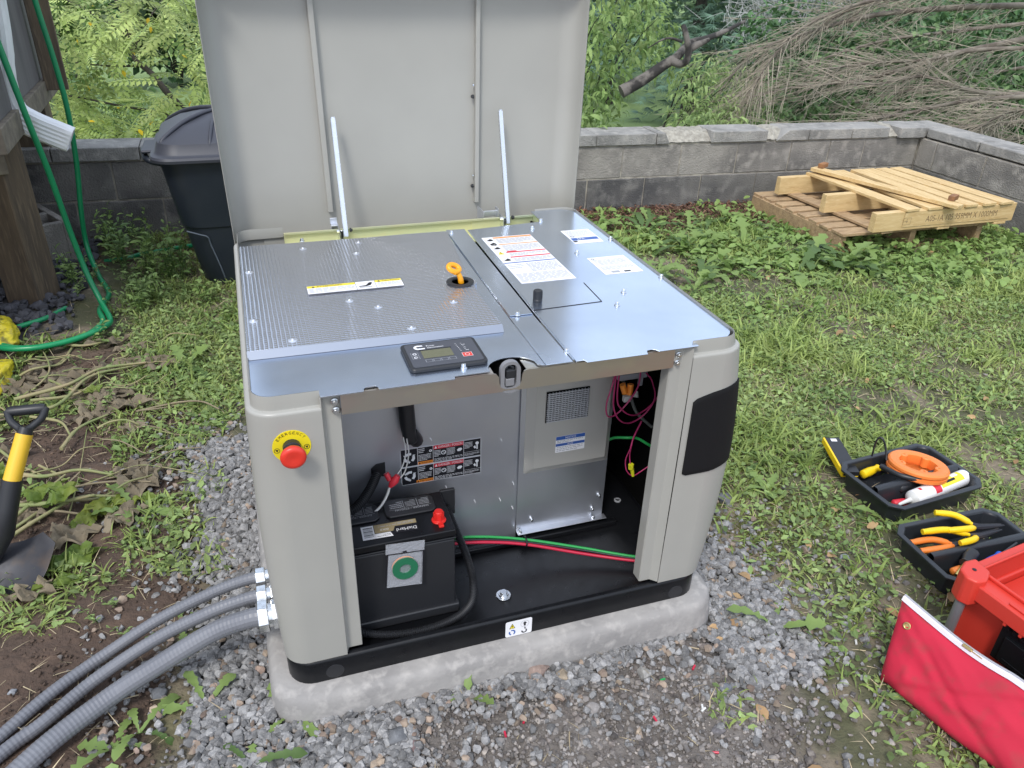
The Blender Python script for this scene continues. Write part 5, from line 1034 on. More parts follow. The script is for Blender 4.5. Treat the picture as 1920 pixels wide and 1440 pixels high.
dm = lambda x, y: dirt_mask(x, y)*(~inpad(x, y))*(.35+.65*(fbm(x, y, 5, 61) > .45))
brn = mat('brown_stones', (.30,.24,.18), .9, c2=(.22,.16,.13), nscale=30, attr=.4)
tag(stones('brown_gravel', 800, (-.4, 1.5, -.4, 1.15), lambda x, y: np.maximum(gm(x, y), spill(x, y)*.5), .012, .026, brn, .010, T_ST, 1.2), kind='stuff')
tag(stones('pebbles', 19000, (-.5, 1.4, -.85, .05), dm, .003, .013, m_peb, .002, T_ST, 2.6), kind='stuff')
tag(stones('small_stones', 4200, (-.5, 1.6, -.85, .3), lambda x, y: np.clip(dirt_mask(x, y)+.15, 0, 1)*(~inpad(x, y)), .009, .021, m_peb, .002, T_ST, 2), kind='stuff')
lawnp = lambda x, y: ((x > .95) & (y < 2.6)).astype(float)*smooth01((fbm(x, y, 5, 71)-.52)*9)*(y > -.9)
tag(stones('lawn_pebbles', 1500, (.95, 3.2, -.8, 2.2), lawnp, .006, .022, m_peb, .002, T_FL, 3), kind='stuff')
tag(stones('soil_crumbs', 15000, (-1.2, 0, -.4, 2.1), lambda x, y: soil_mask(x, y), .003, .013, m_clod, .003, T_ST, 2.6), kind='stuff')
tag(stones('dark_rubble', 1100, (-1.35, -.66, 1.95, 3.0), lambda x, y: (x < -.66).astype(float), .015, .06, mat('dark_stone', (.07, .07, .08), .9, attr=.4), .012, T_ST, 1.4), kind='stuff')
chips = [hull_stone(60+i, 8, (1, .42, .12)) for i in range(6)]
tag(stones('bark_mulch', 4800, (.85, 3.5, 2.5, 3.09), lambda x, y: bark_mask(x, y), .016, .050, m_bark, .016, chips, 1.2), kind='stuff')
tag(stones('bark_litter', 700, (-.8, .2, 2.5, 3.09), lambda x, y: (y > 2.62)*1., .014, .045, m_bark, .010, chips, 1.2), kind='stuff')
def rock(label, p, sx, sy, sz, c, seed, yaw=0):
    V_, F_ = hull_stone(100+seed, 26, (1, 1, 1)); m = mat('rock', c, .9, c2=tuple(x*.72 for x in c), nscale=30, bump=.5, bscale=120, bdist=.003, c3=tuple(x*1.25 for x in c))
    b = MB(Matrix.Translation((p[0], p[1], p[2]+sz*.22)) @ Matrix.Rotation(yaw, 4, 'Z')); b.add([(v[0]*sx, v[1]*sy, v[2]*sz) for v in V_], F_.tolist()); o = b.build('rock', m, None, bevel=.0015, seg=1); return tag(o, label, 'rock')
rock('reddish brown rock against the pad, left of a tan one', (0.497,-0.046,-0.078), .060,.045,.034, (.27,.20,.17), 1, .2)
rock('tan rock beside the reddish brown one at the pad', (0.544,-0.075,-0.079), .038,.040,.034, (.33,.27,.20), 2)
rock('rounded grey rock lying in the trodden dirt in front of the pad middle', (0.572,-0.164,-0.079), .040,.030,.022, (.27,.25,.24), 3)
rock('pale speckled rock in the gravel near the pad right front corner', (0.711,-0.121,-0.082), .040,.040,.034, (.32,.31,.29), 4)
rock('dark flat slab of slate beside the generator right corner', (1.226,0.380,-0.091), .062,.050,.022, (.15,.15,.165), 5, .5)
rock('dark grey rock in the gravel below the pad left front corner', (0.181,-0.120,-0.072), .048,.042,.038, (.16,.165,.175), 6)
rock('purplish stone next to the dark grey rock in the front gravel', (0.210,-0.148,-0.073), .034,.030,.026, (.17,.12,.12), 7)
rock('oval blue grey stone in the dirt at lower right', (0.867,-0.197,-0.085), .036,.026,.016, (.15,.16,.18), 8)
rock('dark triangular flat stone at the bottom edge of the dirt', (0.794,-0.283,-0.083), .036,.030,.014, (.15,.14,.145), 9)
rock('pale grey flat stone in the grass, leftmost of the trio', (1.312,0.135,-0.093), .042,.032,.016, (.24,.235,.25), 10)
rock('reddish flat stone in the middle of the trio in the grass', (1.354,0.085,-0.093), .032,.026,.014, (.24,.17,.17), 11)
rock('blue grey stone nearest the black trays, rightmost of the trio', (1.394,0.076,-0.094), .032,.026,.016, (.24,.25,.28), 12)
rock('dark angular rock under the thickest conduit', (-0.256,0.115,-0.064), .038,.034,.026, (.13,.135,.145), 13)
rock('small pale stone on bare soil above the conduits at far left', (-0.530,0.202,-0.059), .020,.017,.013, (.26,.27,.29), 14)
# scraps of wire insulation
m_scr = {'red': m_w_red, 'green': m_g_green, 'white': m_w_white}
for c, p in (('red',(0.762,-0.325,-0.083)),('red',(0.684,-0.224,-0.081)),('red',(0.430,-0.153,-0.077)),('green',(0.745,-0.141,-0.082)),('red',(0.384,-0.171,-0.076)),('red',(0.826,-0.131,-0.084)),('white',(1.222,-0.172,-0.091)),('white',(0.790,-0.232,-0.083)),('white',(0.791,-0.227,-0.083))):
    b = MB(); a = random.uniform(0,6.3); d = Vector((cos(a),sin(a),.15))*.006; q = Vector(p)+Vector((0,0,.006)); b.tube([q-d,q+d],.0024,7)
    tag(b.build('insulation_scrap', m_scr[c], None), 'short scrap of %s wire insulation lying on the dirt in front of the pad' % c, 'wire scrap', c+' wire scraps on the ground')

# ================================================================= LEAVES AND GRASS
def leafmat(name, c, c2, attr=.3, transl=.35, rough=.5): return mat(name, c, rough, c2=c2, nscale=3.5, nlo=.35, nhi=.65, attr=attr, transl=transl, spec=.35)
m_grass = leafmat('grass_blades', (.34, .41, .13), (.23, .315, .085), .5)
m_clover = leafmat('low_leaves', (.31, .40, .15), (.20, .30, .10), .48)
m_straw = mat('dry_thatch', (.46, .38, .24), .8, c2=(.32, .26, .17), attr=.35)
m_weed = leafmat('weed_leaf', (.30, .42, .13), (.21, .33, .09), .15, .35, .45)
m_weedd = leafmat('weed_leaf_dark', (.16, .26, .08), (.11, .19, .06), .3, .3)
def strip(n, w, L, bend, fold=0, prof=None):
    """leaf strip pointing along +x, arching up then over; returns verts and triangles"""
    V_ = []; x = z = 0; a = bend[0]
    for i in range(n+1):
        t = i/n; h = w*(prof(t) if prof else 1-t**1.6)
        V_ += [(x, -h, z+fold*h), (x, h, z+fold*h)] if not fold else [(x, -h, z+fold*h), (x, 0, z), (x, h, z+fold*h)]
        a = bend[0] + (bend[1]-bend[0])*t; x += L/n*cos(a); z += L/n*sin(a)
    k = 3 if fold else 2; F_ = []
    for i in range(n):
        for j in range(k-1): q = i*k+j; F_ += [(q, q+1, q+k+1), (q, q+k+1, q+k)]
    return np.array(V_), np.array(F_)
T_BL = [strip(3, .045+.02*(i % 3), 1, (1.25-.12*i, .35-.35*i)) for i in range(7)]
T_LF = [strip(2, .30, 1, (.25-.1*i, -.25), .12, lambda t: sin(pi*min(1, t*.9+.08))**.7) for i in range(3)]
T_TH = [strip(3, .03, 1, (.15, -.15))]
def lawn_density(x, y):
    d = smooth01((x-.98-.10*fbm(x, y, 6, 90))/.25)*(x < 4.36)*(y < 3.0) * (.18 + .82*smooth01((fbm(x, y, 2.6, 91)-.45)*7)) * (.45+.55*smooth01((y-.1+.5*(x-1.5))/1.0)) * (1-.86*bark_mask(x, y))
    l = ((x > -.70) & (x < .12) & (y > .95)).astype(float)*smooth01((x+.62-.25*fbm(x, y, 5, 92))/.12)*smooth01((y-.95-.25*fbm(x, y, 6, 93))/.2) * (.4+.6*smooth01((fbm(x, y, 3, 94)-.42)*6))
    s = ((x > -.42) & (x < -.15) & (y > .55) & (y < 1.4)).astype(float)*.5*smooth01((fbm(x, y, 6, 95)-.48)*8)
    f = ((y < -.02)).astype(float)*.28*smooth01((fbm(x, y, 5, 96)-.60)*14)
    inbox = ((x > 1.37) & (x < 1.86) & (y > -.62) & (y < -.19)) | ((x > 1.545) & (x < 1.835) & (y > -.125) & (y < .065)) | ((x > 1.61) & (x < 1.905) & (y > .165) & (y < .36))
    return np.maximum.reduce([d, l, s, f])*(~inbox)*(~(gravel_mask(x, y) & (rng.random(np.shape(x)) > .03)))*(~inpad(x, y))
def blades(name, n, box, dens, lmin, lmax, m, T=T_BL, wide=1.):
    p = sample(n, *box, dens); N = len(p); L = lmin+(lmax-lmin)*rng.random(N)**1.5; z = zg(p[:,0], p[:,1]) + .001
    R_ = rots(rng.uniform(0, 6.3, N), np.abs(rng.normal(0, .35, N)), rng.uniform(0, 6.3, N)); return scatter(name, T, np.c_[p, z], R_, np.c_[L, L*wide, L], m, rnd=np.clip(rng.random(N)*.7+.3*(fbm(p[:,0], p[:,1], 4, 97)), 0, 1))
far_ = lambda x, y: lawn_density(x, y)*smooth01((y + .8*(x-1.2) - .2)/.6)
tag(blades('grass', 80000, (-.75, 4.35, -.85, 3.05), lawn_density, .018, .054, m_grass, wide=1.15), kind='stuff')
tag(blades('tall_grass', 16000, (-.75, 4.35, .2, 3.05), lambda x, y: far_(x, y)*smooth01((fbm(x, y, 3.1, 98)-.5)*8), .05, .105, m_grass, wide=.8), kind='stuff')
def litter(name, n, box, dens, smin, smax, m, T, up=.006, wide=1):
    p = sample(n, *box, dens); N = len(p); s = rng.uniform(smin, smax, N); z = zg(p[:,0], p[:,1]) + rng.uniform(.002, up, N)
    return scatter(name, T, np.c_[p, z], rotsE(rng.uniform(0, 6.3, N), rng.normal(-.1, .3, N), rng.normal(0, .35, N)), np.c_[s, s*wide, s], m)
tag(litter('low_ground_leaves', 42000, (-.75, 4.35, -.85, 3.05), lambda x, y: lawn_density(x, y)*(.35+.65*smooth01((fbm(x, y, 4, 99)-.42)*8)), .010, .026, m_clover, T_LF, .022), kind='stuff')
tag(litter('dry_thatch', 34000, (-.9, 4.35, -.85, 3.05), lambda x, y: np.clip(lawn_density(x, y)+.06, 0, 1)*(~inpad(x, y)), .015, .05, m_straw, T_TH, .006), kind='stuff')
tag(litter('moss_patches', 14000, (.9, 3.2, -.8, 1.6), lambda x, y: smooth01((fbm(x, y, 3.3, 101)-.54)*12)*(x > 1.02), .005, .012, leafmat('moss', (.17,.17,.035), (.11,.12,.03)), T_LF, .004), kind='stuff')
tag(litter('soil_straw', 1300, (-1.1, -.1, -.3, 2.0), lambda x, y: soil_mask(x, y), .015, .06, m_straw, T_TH, .006, .6), kind='stuff')
T_BR = [strip(3, .33, 1, (.5-.2*i, -.3), .15, lambda t: sin(pi*min(1, t*.9+.06))**.8) for i in range(3)]
tag(litter('broad_low_leaves', 2300, (1.0, 4.3, 1.2, 3.02), lambda x, y: smooth01((fbm(x, y, 2.2, 103)-.44)*7)*smooth01((y-1.25)/.6)*(1-.6*bark_mask(x, y)), .025, .055, m_weed, T_BR, .05), kind='stuff')
tag(litter('fallen_dry_leaves', 420, (.9, 4.2, -.8, 2.9), lambda x, y: .5+0*x, .018, .042, mat('dry_leaf', (.30,.17,.08), .8, c2=(.38,.26,.13), attr=.4), T_BR, .012), kind='stuff')

# toothed rosette weeds, every plant a thing with its own leaves
def toothed(L, w, teeth, rise, droop, seed):
    r = random.Random(seed); n = teeth*2; V_ = []; F_ = []; x = z = 0
    for i in range(n+1):
        t = i/n; a = rise + (droop-rise)*t; base = w*(.12 + .95*t**1.1)*(1 if t < .8 else sqrt(max(0.001, 1-((t-.8)/.2)**2))) ; h = base*(1.18 if i % 2 else .66)*r.uniform(.62, 1.25) if t < .85 else base*.85
        if i == 0: h = w*.07
        wv = .012*sin(i*1.9+seed); V_ += [(x-(.25*h if i % 2 else 0), -h, z+.25*h+wv*L), (x, 0, z), (x-(.25*h if i % 2 else 0), h, z+.25*h-wv*L)]; x += L/n*cos(a); z += L/n*sin(a)
    for i in range(n):
        for j in range(2): q = i*3+j; F_.append((q, q+1, q+4, q+3))
    return V_, F_
leafmesh = []
for i, (L, w, te, ri, dr) in enumerate(((.13,.020,7,.8,-.35),(.16,.024,8,.55,-.5),(.11,.020,6,.35,-.2),(.15,.030,5,.9,.1),(.19,.026,8,.7,-.7),(.10,.026,4,.6,-.1))):
    V_, F_ = toothed(L, w, te, ri, dr, i); b = MB(); b.add(V_, F_); o = b.build('leaf', m_weed if i != 4 else m_weedd, None, smooth=80); leafmesh.append(o.data); bpy.data.objects.remove(o)
wl = 'jagged leaved dandelion rosette growing in the %s'
def rosette(p, n, s, where, group, rise=0):
    t = thing('dandelion_plant', wl % where, 'weed', (0,0,0), group); a0 = random.uniform(0, 6.3)
    for i in range(n):
        o = bpy.data.objects.new('leaf', random.choice(leafmesh)); col.objects.link(o); o.parent = t; q = s*random.uniform(.7, 1.15)
        o.rotation_euler = (random.uniform(-.25, .25), random.uniform(-.25, .15)-rise, a0 + 2*pi*i/n + random.uniform(-.3, .3)); o.scale = (q, q*random.uniform(.85, 1.2), q)
    t.location = p; return t
band = 'weed strip before the wall'
for i in range(52):
    x = random.uniform(1.35, 3.05); y = random.uniform(1.7, 2.80)
    if x > 2.85 and y > 2.0: y = random.uniform(1.6, 2.0)
    rosette((x, y, float(zg(x, y))-.004), random.randint(5, 9), random.uniform(.9, 1.45), band, 'dandelion rosettes before the wall')
for i in range(22):
    x = random.uniform(2.9, 4.25); y = random.uniform(1.55, 2.02); rosette((x, y, float(zg(x, y))-.004), random.randint(5, 8), random.uniform(.6, 1.0), 'green fringe below the pallets', 'dandelion rosettes below the pallets', .1)
for i in range(26):
    x = random.uniform(1.15, 3.2); y = random.uniform(.35, 1.7); rosette((x, y, float(zg(x, y))-.004), random.randint(4, 6), random.uniform(.35, .7), 'open lawn right of the generator', 'small dandelions in the open lawn')
for p, n, s, w in (((-0.575,1.809,-0.059),3,1.0,'soil right behind the green hose'),((-0.239,1.556,-0.065),6,1.05,'grass left of the generator'),((-0.009,-0.010,-0.069),4,.55,'gravel at the pad corner'),((-0.286,0.035,-0.064),5,.6,'soil below the thickest conduit'),((-0.163,0.055,-0.066),5,.6,'gravel between the conduit and the pad corner'),((-0.328,0.011,-0.063),4,.6,'bottom left corner of the soil'),((-0.088,-0.100,-0.067),5,.55,'front gravel at the bottom edge'),((0.341,-0.067,-0.075),3,.55,'gravel at the pad front edge'),((-0.219,0.288,-0.065),4,.55,'grass above the conduits'),((1.598,0.158,-0.098),4,.9,'grass between the two black trays'),((1.071,-0.083,-0.088),4,.7,'gravel right of the pad'),((-0.345,0.747,-0.063),5,.9,'soil by the wilted vines'),((1.363,0.372,-0.093),5,.8,'grass by the slate slab'),((2.448,0.613,-0.113),4,.6,'lawn above the reel tray')):
    rosette(p, n, s, w, None)
# leafy stemmed weeds
def lance(L, w): return strip(4, w, L, (.35, -.55), .18, lambda t: sin(pi*min(1, t*.93+.05))**.75)
T_LA = [tuple([lance(1, .17)[0], lance(1, .17)[1]]), lance(1, .21), lance(1, .14)]
def bushmesh(h, n, spread, lsz, seed, m):
    r = np.random.default_rng(seed); P = []; Y = []; b = MB()
    for s in range(max(3, int(h*22))):
        a = r.uniform(0, 6.3); q = r.uniform(0, spread); base = np.array([q*.3*cos(a), q*.3*sin(a), 0]); top = np.array([q*cos(a), q*sin(a), h*r.uniform(.6, 1.05)]); k = max(4, int(n*.12)); b.tube([base, base*.5+top*.5+np.array([0,0,.02]), top], [.0018,.0014,.0008], 5)
        for i in range(k):
            t = .2+.8*i/k; p = base*(1-t)+top*t; P.append(p); Y.append(a+i*2.4+r.uniform(-.3,.3))
    P = np.array(P); N = len(P); s = lsz*r.uniform(.6, 1.2, N); global rng; old = rng; rng = r
    o = scatter('foliage', T_LA, P, rotsE(np.array(Y), r.normal(-.2, .3, N), r.normal(0, .3, N)), s, m); rng = old
    st = b.build('stems', m_weedd, None); out = (o.data, st.data); bpy.data.objects.remove(o); bpy.data.objects.remove(st); return out
bm_ = [bushmesh(.20, 70, .10, .045, 1, m_weed), bushmesh(.13, 60, .10, .040, 2, m_weed), bushmesh(.26, 80, .11, .050, 3, m_weedd), bushmesh(.11, 60, .12, .032, 4, m_clover)]
def leafy(p, k, s, label, group):
    t = thing('leafy_weed', label, 'weed', (0,0,0), group)
    for me, nm in zip(bm_[k], ('foliage', 'stems')): o = bpy.data.objects.new(nm, me); col.objects.link(o); o.parent = t
    t.location = p; t.scale = (s, s, s); t.rotation_euler = (0, 0, random.uniform(0, 6.3))
for i in range(46):
    x = random.uniform(-.72, -.05); y = random.uniform(2.02, 2.95)
    if x < -.55 and y < 2.3: x += .2
    if x > -.24 and 2.2 < y < 2.75: x -= .25
    leafy((x, y, float(zg(x, y))), random.choice((0, 0, 1, 1, 2, 3)) if y > 2.3 else random.choice((1, 3, 3)), random.uniform(.6, 1.05), 'leafy upright weed in the patch between the porch post and the trash can', 'leafy weeds between post and trash can')
for i in range(22):
    x = random.uniform(-.6, -.02); y = random.uniform(1.2, 2.0); leafy((x, y, float(zg(x, y))), 3, random.uniform(.35, .7), 'low leafy weed in the grass strip left of the generator', 'low weeds left of the generator')
for i in range(26):
    x = random.uniform(3.0, 4.3); y = random.uniform(1.5, 2.06); leafy((x, y, float(zg(x, y))), random.choice((1, 3, 3)), random.uniform(.5, .9), 'leafy weed in the green clump in front of the pallets', 'leafy weeds in front of the pallets')
for p in ((-0.447,0.498,-0.061),(-0.361,0.492,-0.062),(-0.387,0.360,-0.062),(-0.317,0.300,-0.063),(-0.358,0.402,-0.062),(-0.273,0.496,-0.064),(-0.252,0.923,-0.064),(-0.184,1.241,-0.066),(-0.348,1.091,-0.063)):
    leafy(p, 3, .42, 'small three leaved seedling on the bare soil above the conduits', 'small seedlings on the soil bed')

# ================================================================= WILTED SQUASH VINES
vn = thing('wilted_vines', 'heap of pulled up wilted squash vines, pale stems and withered leaves, on the soil bed', 'plant debris', (-.55,1.1,-.04))
m_vine = mat('pale_vine', (.20,.245,.09), .7, c2=(.33,.27,.15), nscale=16, attr=0); m_with = mat('withered_leaf', (.27,.225,.155), .9, c2=(.16,.13,.09), nscale=14, bump=.6, bscale=90, bdist=.004, transl=.15)
m_vleaf = leafmat('squash_leaf', (.12,.22,.045), (.30,.34,.06), .1)
def vine(px, r): 
    b = MB(); P = smoothpts([Vector(p)+Vector((0,0,.008+r+.006*random.random())) for p in px], 7); n_ = len(P); b.tube(P, [r*.78*(1-.45*i/n_)*(1+.22*(i % 11 == 5)) for i in range(n_)], 7); b.build('stem', m_vine, vn, smooth=70)
vine([(-0.733,1.379,-0.036),(-0.587,1.430,-0.028),(-0.503,1.522,-0.030),(-0.368,1.568,-0.052)], .0085); vine([(-0.730,1.280,-0.036),(-0.604,1.313,-0.038),(-0.530,1.471,-0.029),(-0.410,1.558,-0.052)], .0080); vine([(-0.660,1.521,-0.047),(-0.555,1.404,-0.039),(-0.476,1.457,-0.050)], .006)
vine([(-0.681,1.349,-0.027),(-0.553,1.386,-0.039),(-0.477,1.554,-0.050)], .007); vine([(-0.560,1.067,-0.049),(-0.527,1.168,-0.044),(-0.455,1.243,-0.051)], .0075); vine([(-0.707,1.460,-0.056),(-0.667,1.581,-0.037),(-0.746,1.849,-0.055)], .005)
vine([(-0.707,1.003,-0.046),(-0.591,0.933,-0.048),(-0.501,0.948,-0.050),(-0.411,0.912,-0.061)], .0080); vine([(-0.646,0.816,-0.047),(-0.528,0.783,-0.039),(-0.445,0.808,-0.051)], .0085); vine([(-0.629,0.756,-0.048),(-0.572,0.829,-0.039),(-0.531,0.930,-0.049)], .007); vine([(-0.610,0.687,-0.048),(-0.561,0.725,-0.039),(-0.483,0.807,-0.050),(-0.395,0.808,-0.062)], .0075)
vine([(-0.729,1.117,-0.046),(-0.657,1.016,-0.047),(-0.577,0.930,-0.049)], .006); vine([(-0.608,1.003,-0.048),(-0.544,0.935,-0.059),(-0.510,0.804,-0.060)], .005); vine([(-0.501,0.734,-0.060),(-0.501,0.936,-0.060),(-0.511,1.194,-0.060)], .0028); vine([(-0.617,1.864,-0.058),(-0.658,1.657,-0.057),(-0.752,1.680,-0.055)], .006); vine([(-0.687,1.814,-0.047),(-0.585,1.768,-0.048),(-0.469,1.830,-0.060)], .007)
vine([(-0.385,1.193,-0.062),(-0.305,1.125,-0.063),(-0.258,1.092,-0.064)], .003); vine([(-0.675,1.283,-0.047),(-0.582,1.211,-0.038),(-0.551,1.158,-0.059)], .0065)
def crumple(p, rx, ry, yaw, m, seed, h=.026, up=0):
    b = MB(Matrix.Translation(Vector(p)+Vector((0,0,.010+up))) @ Matrix.Rotation(yaw,4,'Z')); n = 26; vs = [(0,0,h*.3)]; fs = []; K = 8
    for j in range(1, K+1):
        for i in range(n):
            a = 2*pi*i/n; R_ = (1+.22*sin(5*a+seed)+.10*sin(11*a+seed*2))*j/K; x, y = R_*cos(a)*rx, R_*sin(a)*ry
            z = h*(mnoise.noise(Vector((x*38+seed, y*38, seed)))*1.3 + mnoise.noise(Vector((x*95, y*95+seed, seed)))*.6 + .15); vs.append((x, y, z + (.006*j/K)))
    fs += [(0, 1+i, 1+(i+1) % n) for i in range(n)]; fs += [(1+(j-1)*n+i, 1+j*n+i, 1+j*n+(i+1) % n, 1+(j-1)*n+(i+1) % n) for j in range(1, K) for i in range(n)]
    b.add(vs, fs); b.build('withered_leaf' if m is m_with else 'leaf', m, vn, smooth=60)
for i, (p, rx, ry, yw) in enumerate((((-0.616,1.473,-0.058),.09,.035,.5),((-0.493,1.371,-0.060),.085,.05,.2),((-0.418,1.317,-0.061),.08,.035,-.1),((-0.511,1.794,-0.060),.07,.025,.1),((-0.425,1.728,-0.061),.055,.02,0),((-0.513,1.562,-0.060),.05,.03,.8),((-0.352,0.846,-0.063),.055,.05,1),((-0.328,0.890,-0.063),.04,.05,.4),((-0.481,0.674,-0.060),.055,.045,.3),((-0.543,0.481,-0.059),.05,.03,0),((-0.368,0.719,-0.062),.055,.04,.8),((-0.496,1.253,-0.060),.05,.03,.4),((-0.711,1.630,-0.056),.05,.03,.9),((-0.742,1.486,-0.056),.05,.04,.1),((-0.701,1.096,-0.056),.05,.04,.1))): crumple(p, rx, ry, yw, m_with, i+1)
for i, (p, rx, ry, yw, u) in enumerate((((-0.563,0.825,-0.029),.055,.035,.3,.01),((-0.514,0.789,-0.030),.045,.03,.9,.015),((-0.458,0.586,-0.061),.055,.035,.2,0),((-0.516,0.555,-0.060),.055,.03,.6,0),((-0.418,0.779,-0.061),.05,.035,.1,0),((-0.462,0.723,-0.061),.045,.03,1.2,0),((-0.689,0.958,-0.036),.03,.03,0,.01),((-0.517,1.395,-0.050),.03,.018,.2,.01),((-0.492,0.502,-0.060),.05,.025,0,0),((-0.327,0.778,-0.063),.03,.02,.2,0))): crumple(p, rx, ry, yw, m_vleaf, i+31, .020, u)

for i in range(34):
    x = random.uniform(-.92, -.30); y = random.uniform(.70, 1.75)
    if x > -.42 and y < 1.2: y += .2
    a = random.gauss(.25, .5); L = random.uniform(.10, .30); P = []; z0 = float(zg(x, y))+.008
    for k in range(5): P.append((x+L*k/4*cos(a+.25*sin(k+i)), y+L*k/4*sin(a+.25*sin(k+i)), z0+random.uniform(0, .028)))
    b = MB(); r = random.choice((.002, .0028, .004, .005)); Q = smoothpts(P, 6); b.tube(Q, [r*(1-.4*j/len(Q)) for j in range(len(Q))], 6); b.build('stem', m_vine if i % 3 else m_straw, vn, smooth=70)
for i in range(16):
    x = random.uniform(-.88, -.32); y = random.uniform(.75, 1.7); crumple((x, y, float(zg(x, y))+.002), random.uniform(.035, .085), random.uniform(.02, .045), random.uniform(-.6, .9), m_with, i+60, random.uniform(.014, .028))
def tuft(x, y): return (((x > -.95) & (x < -.12) & (y > .35) & (y < 1.9))*smooth01((fbm(x, y, 7, 120)-.53)*12)).astype(float)
tag(blades('bed_grass', 2600, (-.95, -.1, .3, 1.9), tuft, .02, .075, m_grass, wide=.8), kind='stuff')
tag(litter('bed_leaves', 1500, (-.95, -.1, .3, 1.9), tuft, .012, .03, m_clover, T_LF, .02), kind='stuff')

# ================================================================= TREES BEYOND THE WALL
m_bark1 = mat('dark_bark', (.060,.050,.042), .9, c2=(.035,.03,.027), nscale=20, bump=.5, bscale=60, bdist=.01)
m_bark2 = mat('mottled_bark', (.15,.135,.12), .9, c2=(.03,.027,.025), nscale=9, nlo=.45, nhi=.55, bump=.5, bscale=50, bdist=.01)
m_dead = mat('dead_twigs', (.29,.25,.195), .9, c2=(.22,.20,.155), nscale=4, attr=.35); m_deadb = mat('dead_limbs', (.10,.078,.062), .9, c2=(.21,.185,.15), nscale=8, bump=.4, bscale=60, bdist=.006)
def sticks(name, A, B, r0, r1, m, parent=None):
    A, B = np.asarray(A, float), np.asarray(B, float); N = len(A); d = B-A; d /= np.linalg.norm(d, axis=1)[:, None]+1e-9
    u = np.cross(d, np.array([.3,.2,.93])); u /= np.linalg.norm(u, axis=1)[:, None]+1e-9; v = np.cross(d, u); V_ = np.zeros((N, 6, 3))
    for k in range(3):
        a = 2*pi*k/3; w = u*cos(a)+v*sin(a); V_[:, k] = A + w*np.reshape(r0, (-1, 1)); V_[:, 3+k] = B + w*np.reshape(r1, (-1, 1))
    f = np.array([(0,1,4,3),(1,2,5,4),(2,0,3,5)]); F_ = (f[None] + (np.arange(N)*6)[:, None, None]).reshape(-1, 4)
    o = np_mesh(name, V_.reshape(-1, 3), F_, m, np.repeat(rng.random(N), 3)); 
    if parent: par(o, parent)
    return o
def cloud(name, centers, radii, n, T, smin, smax, m, parent, droop=.3, shell=0, wide=1, pitch_sd=.5):
    centers = np.asarray(centers, float); radii = np.asarray(radii, float); radii = radii[:, None]*np.ones(3) if radii.ndim == 1 else radii
    w = radii.prod(1)**(2/3); k = rng.choice(len(centers), n, p=w/w.sum()); g = rng.normal(size=(n, 3)); g /= np.linalg.norm(g, axis=1)[:, None]; q = rng.random(n)**(1/3 if not shell else .18)
    p = centers[k] + g*q[:, None]*radii[k]; s = rng.uniform(smin, smax, n); yaw = np.arctan2(g[:,1], g[:,0]) + rng.normal(0, .9, n)
    o = scatter(name, T, p, rotsE(yaw, rng.normal(droop, pitch_sd, n), rng.normal(0, .5, n)), np.c_[s, s*wide, s], m); par(o, parent); return o
def clusters(c, r, n, rr):
    """n clump centres inside an ellipsoid"""
    g = rng.normal(size=(n, 3)); g /= np.linalg.norm(g, axis=1)[:, None]; return np.array(c) + g*(rng.random(n)**.45)[:, None]*np.array(r), np.full(n, rr)*rng.uniform(.6, 1.35, n)
# compound leaf: leaflets in pairs on a drooping midrib
def compound(n, L, ll, lw, sag):
    V_ = []; F_ = []
    for i in range(n):
        t = (i+1)/n; x = L*t; z = -sag*L*t*t; sc = (.75+.5*sin(pi*t)) 
        for s in (-1, 1):
            a = s*(1.25-.45*t); dx, dy = cos(a)*ll*sc, sin(a)*ll*sc; nx, ny = -sin(a)*lw*sc, cos(a)*lw*sc; o = len(V_); V_ += [(x, s*.002, z), (x+dx*.45+nx, dy*.45+ny, z-.004), (x+dx, dy, z-.30*ll), (x+dx*.45-nx, dy*.45-ny, z-.004)]; F_ += [(o, o+1, o+2), (o, o+2, o+3)]
    o = len(V_); V_ += [(0,-.0012,0),(0,.0012,0),(L,0,-sag*L)]; F_.append((o, o+1, o+2)); return np.array(V_), np.array(F_)
T_CP = [compound(8, .19, .038, .0085, .25), compound(7, .16, .034, .008, .5), compound(9, .21, .036, .008, .1)]
m_loc = leafmat('locust_leaf', (.55,.62,.24), (.33,.42,.14), .5, .55, .38); m_yel = leafmat('yellow_leaf', (.75,.52,.02), (.65,.45,.03), .2, .4)
lt = thing('locust_tree', 'bright yellow green tree with feathery compound leaves behind the wall, left of the raised lid', 'tree', (.3,4.2,-1.2))
b = MB()
def limb(b, P, r0, r1, n=8, k=5): Q = smoothpts(P, k); b.tube(Q, [r0+(r1-r0)*i/(len(Q)-1) for i in range(len(Q))], n)
limb(b, [(.30,4.2,-1.3),(.12,4.35,-.5),(-.05,4.5,.0),(-.12,4.6,.13),(-.33,4.77,.30),(-.45,4.91,.45),(-.55,5.0,.54),(-.56,5.07,.68),(-.60,5.15,.85),(-.75,5.3,1.1)], .035, .007)
b.build('trunk', m_bark1, lt, smooth=70)
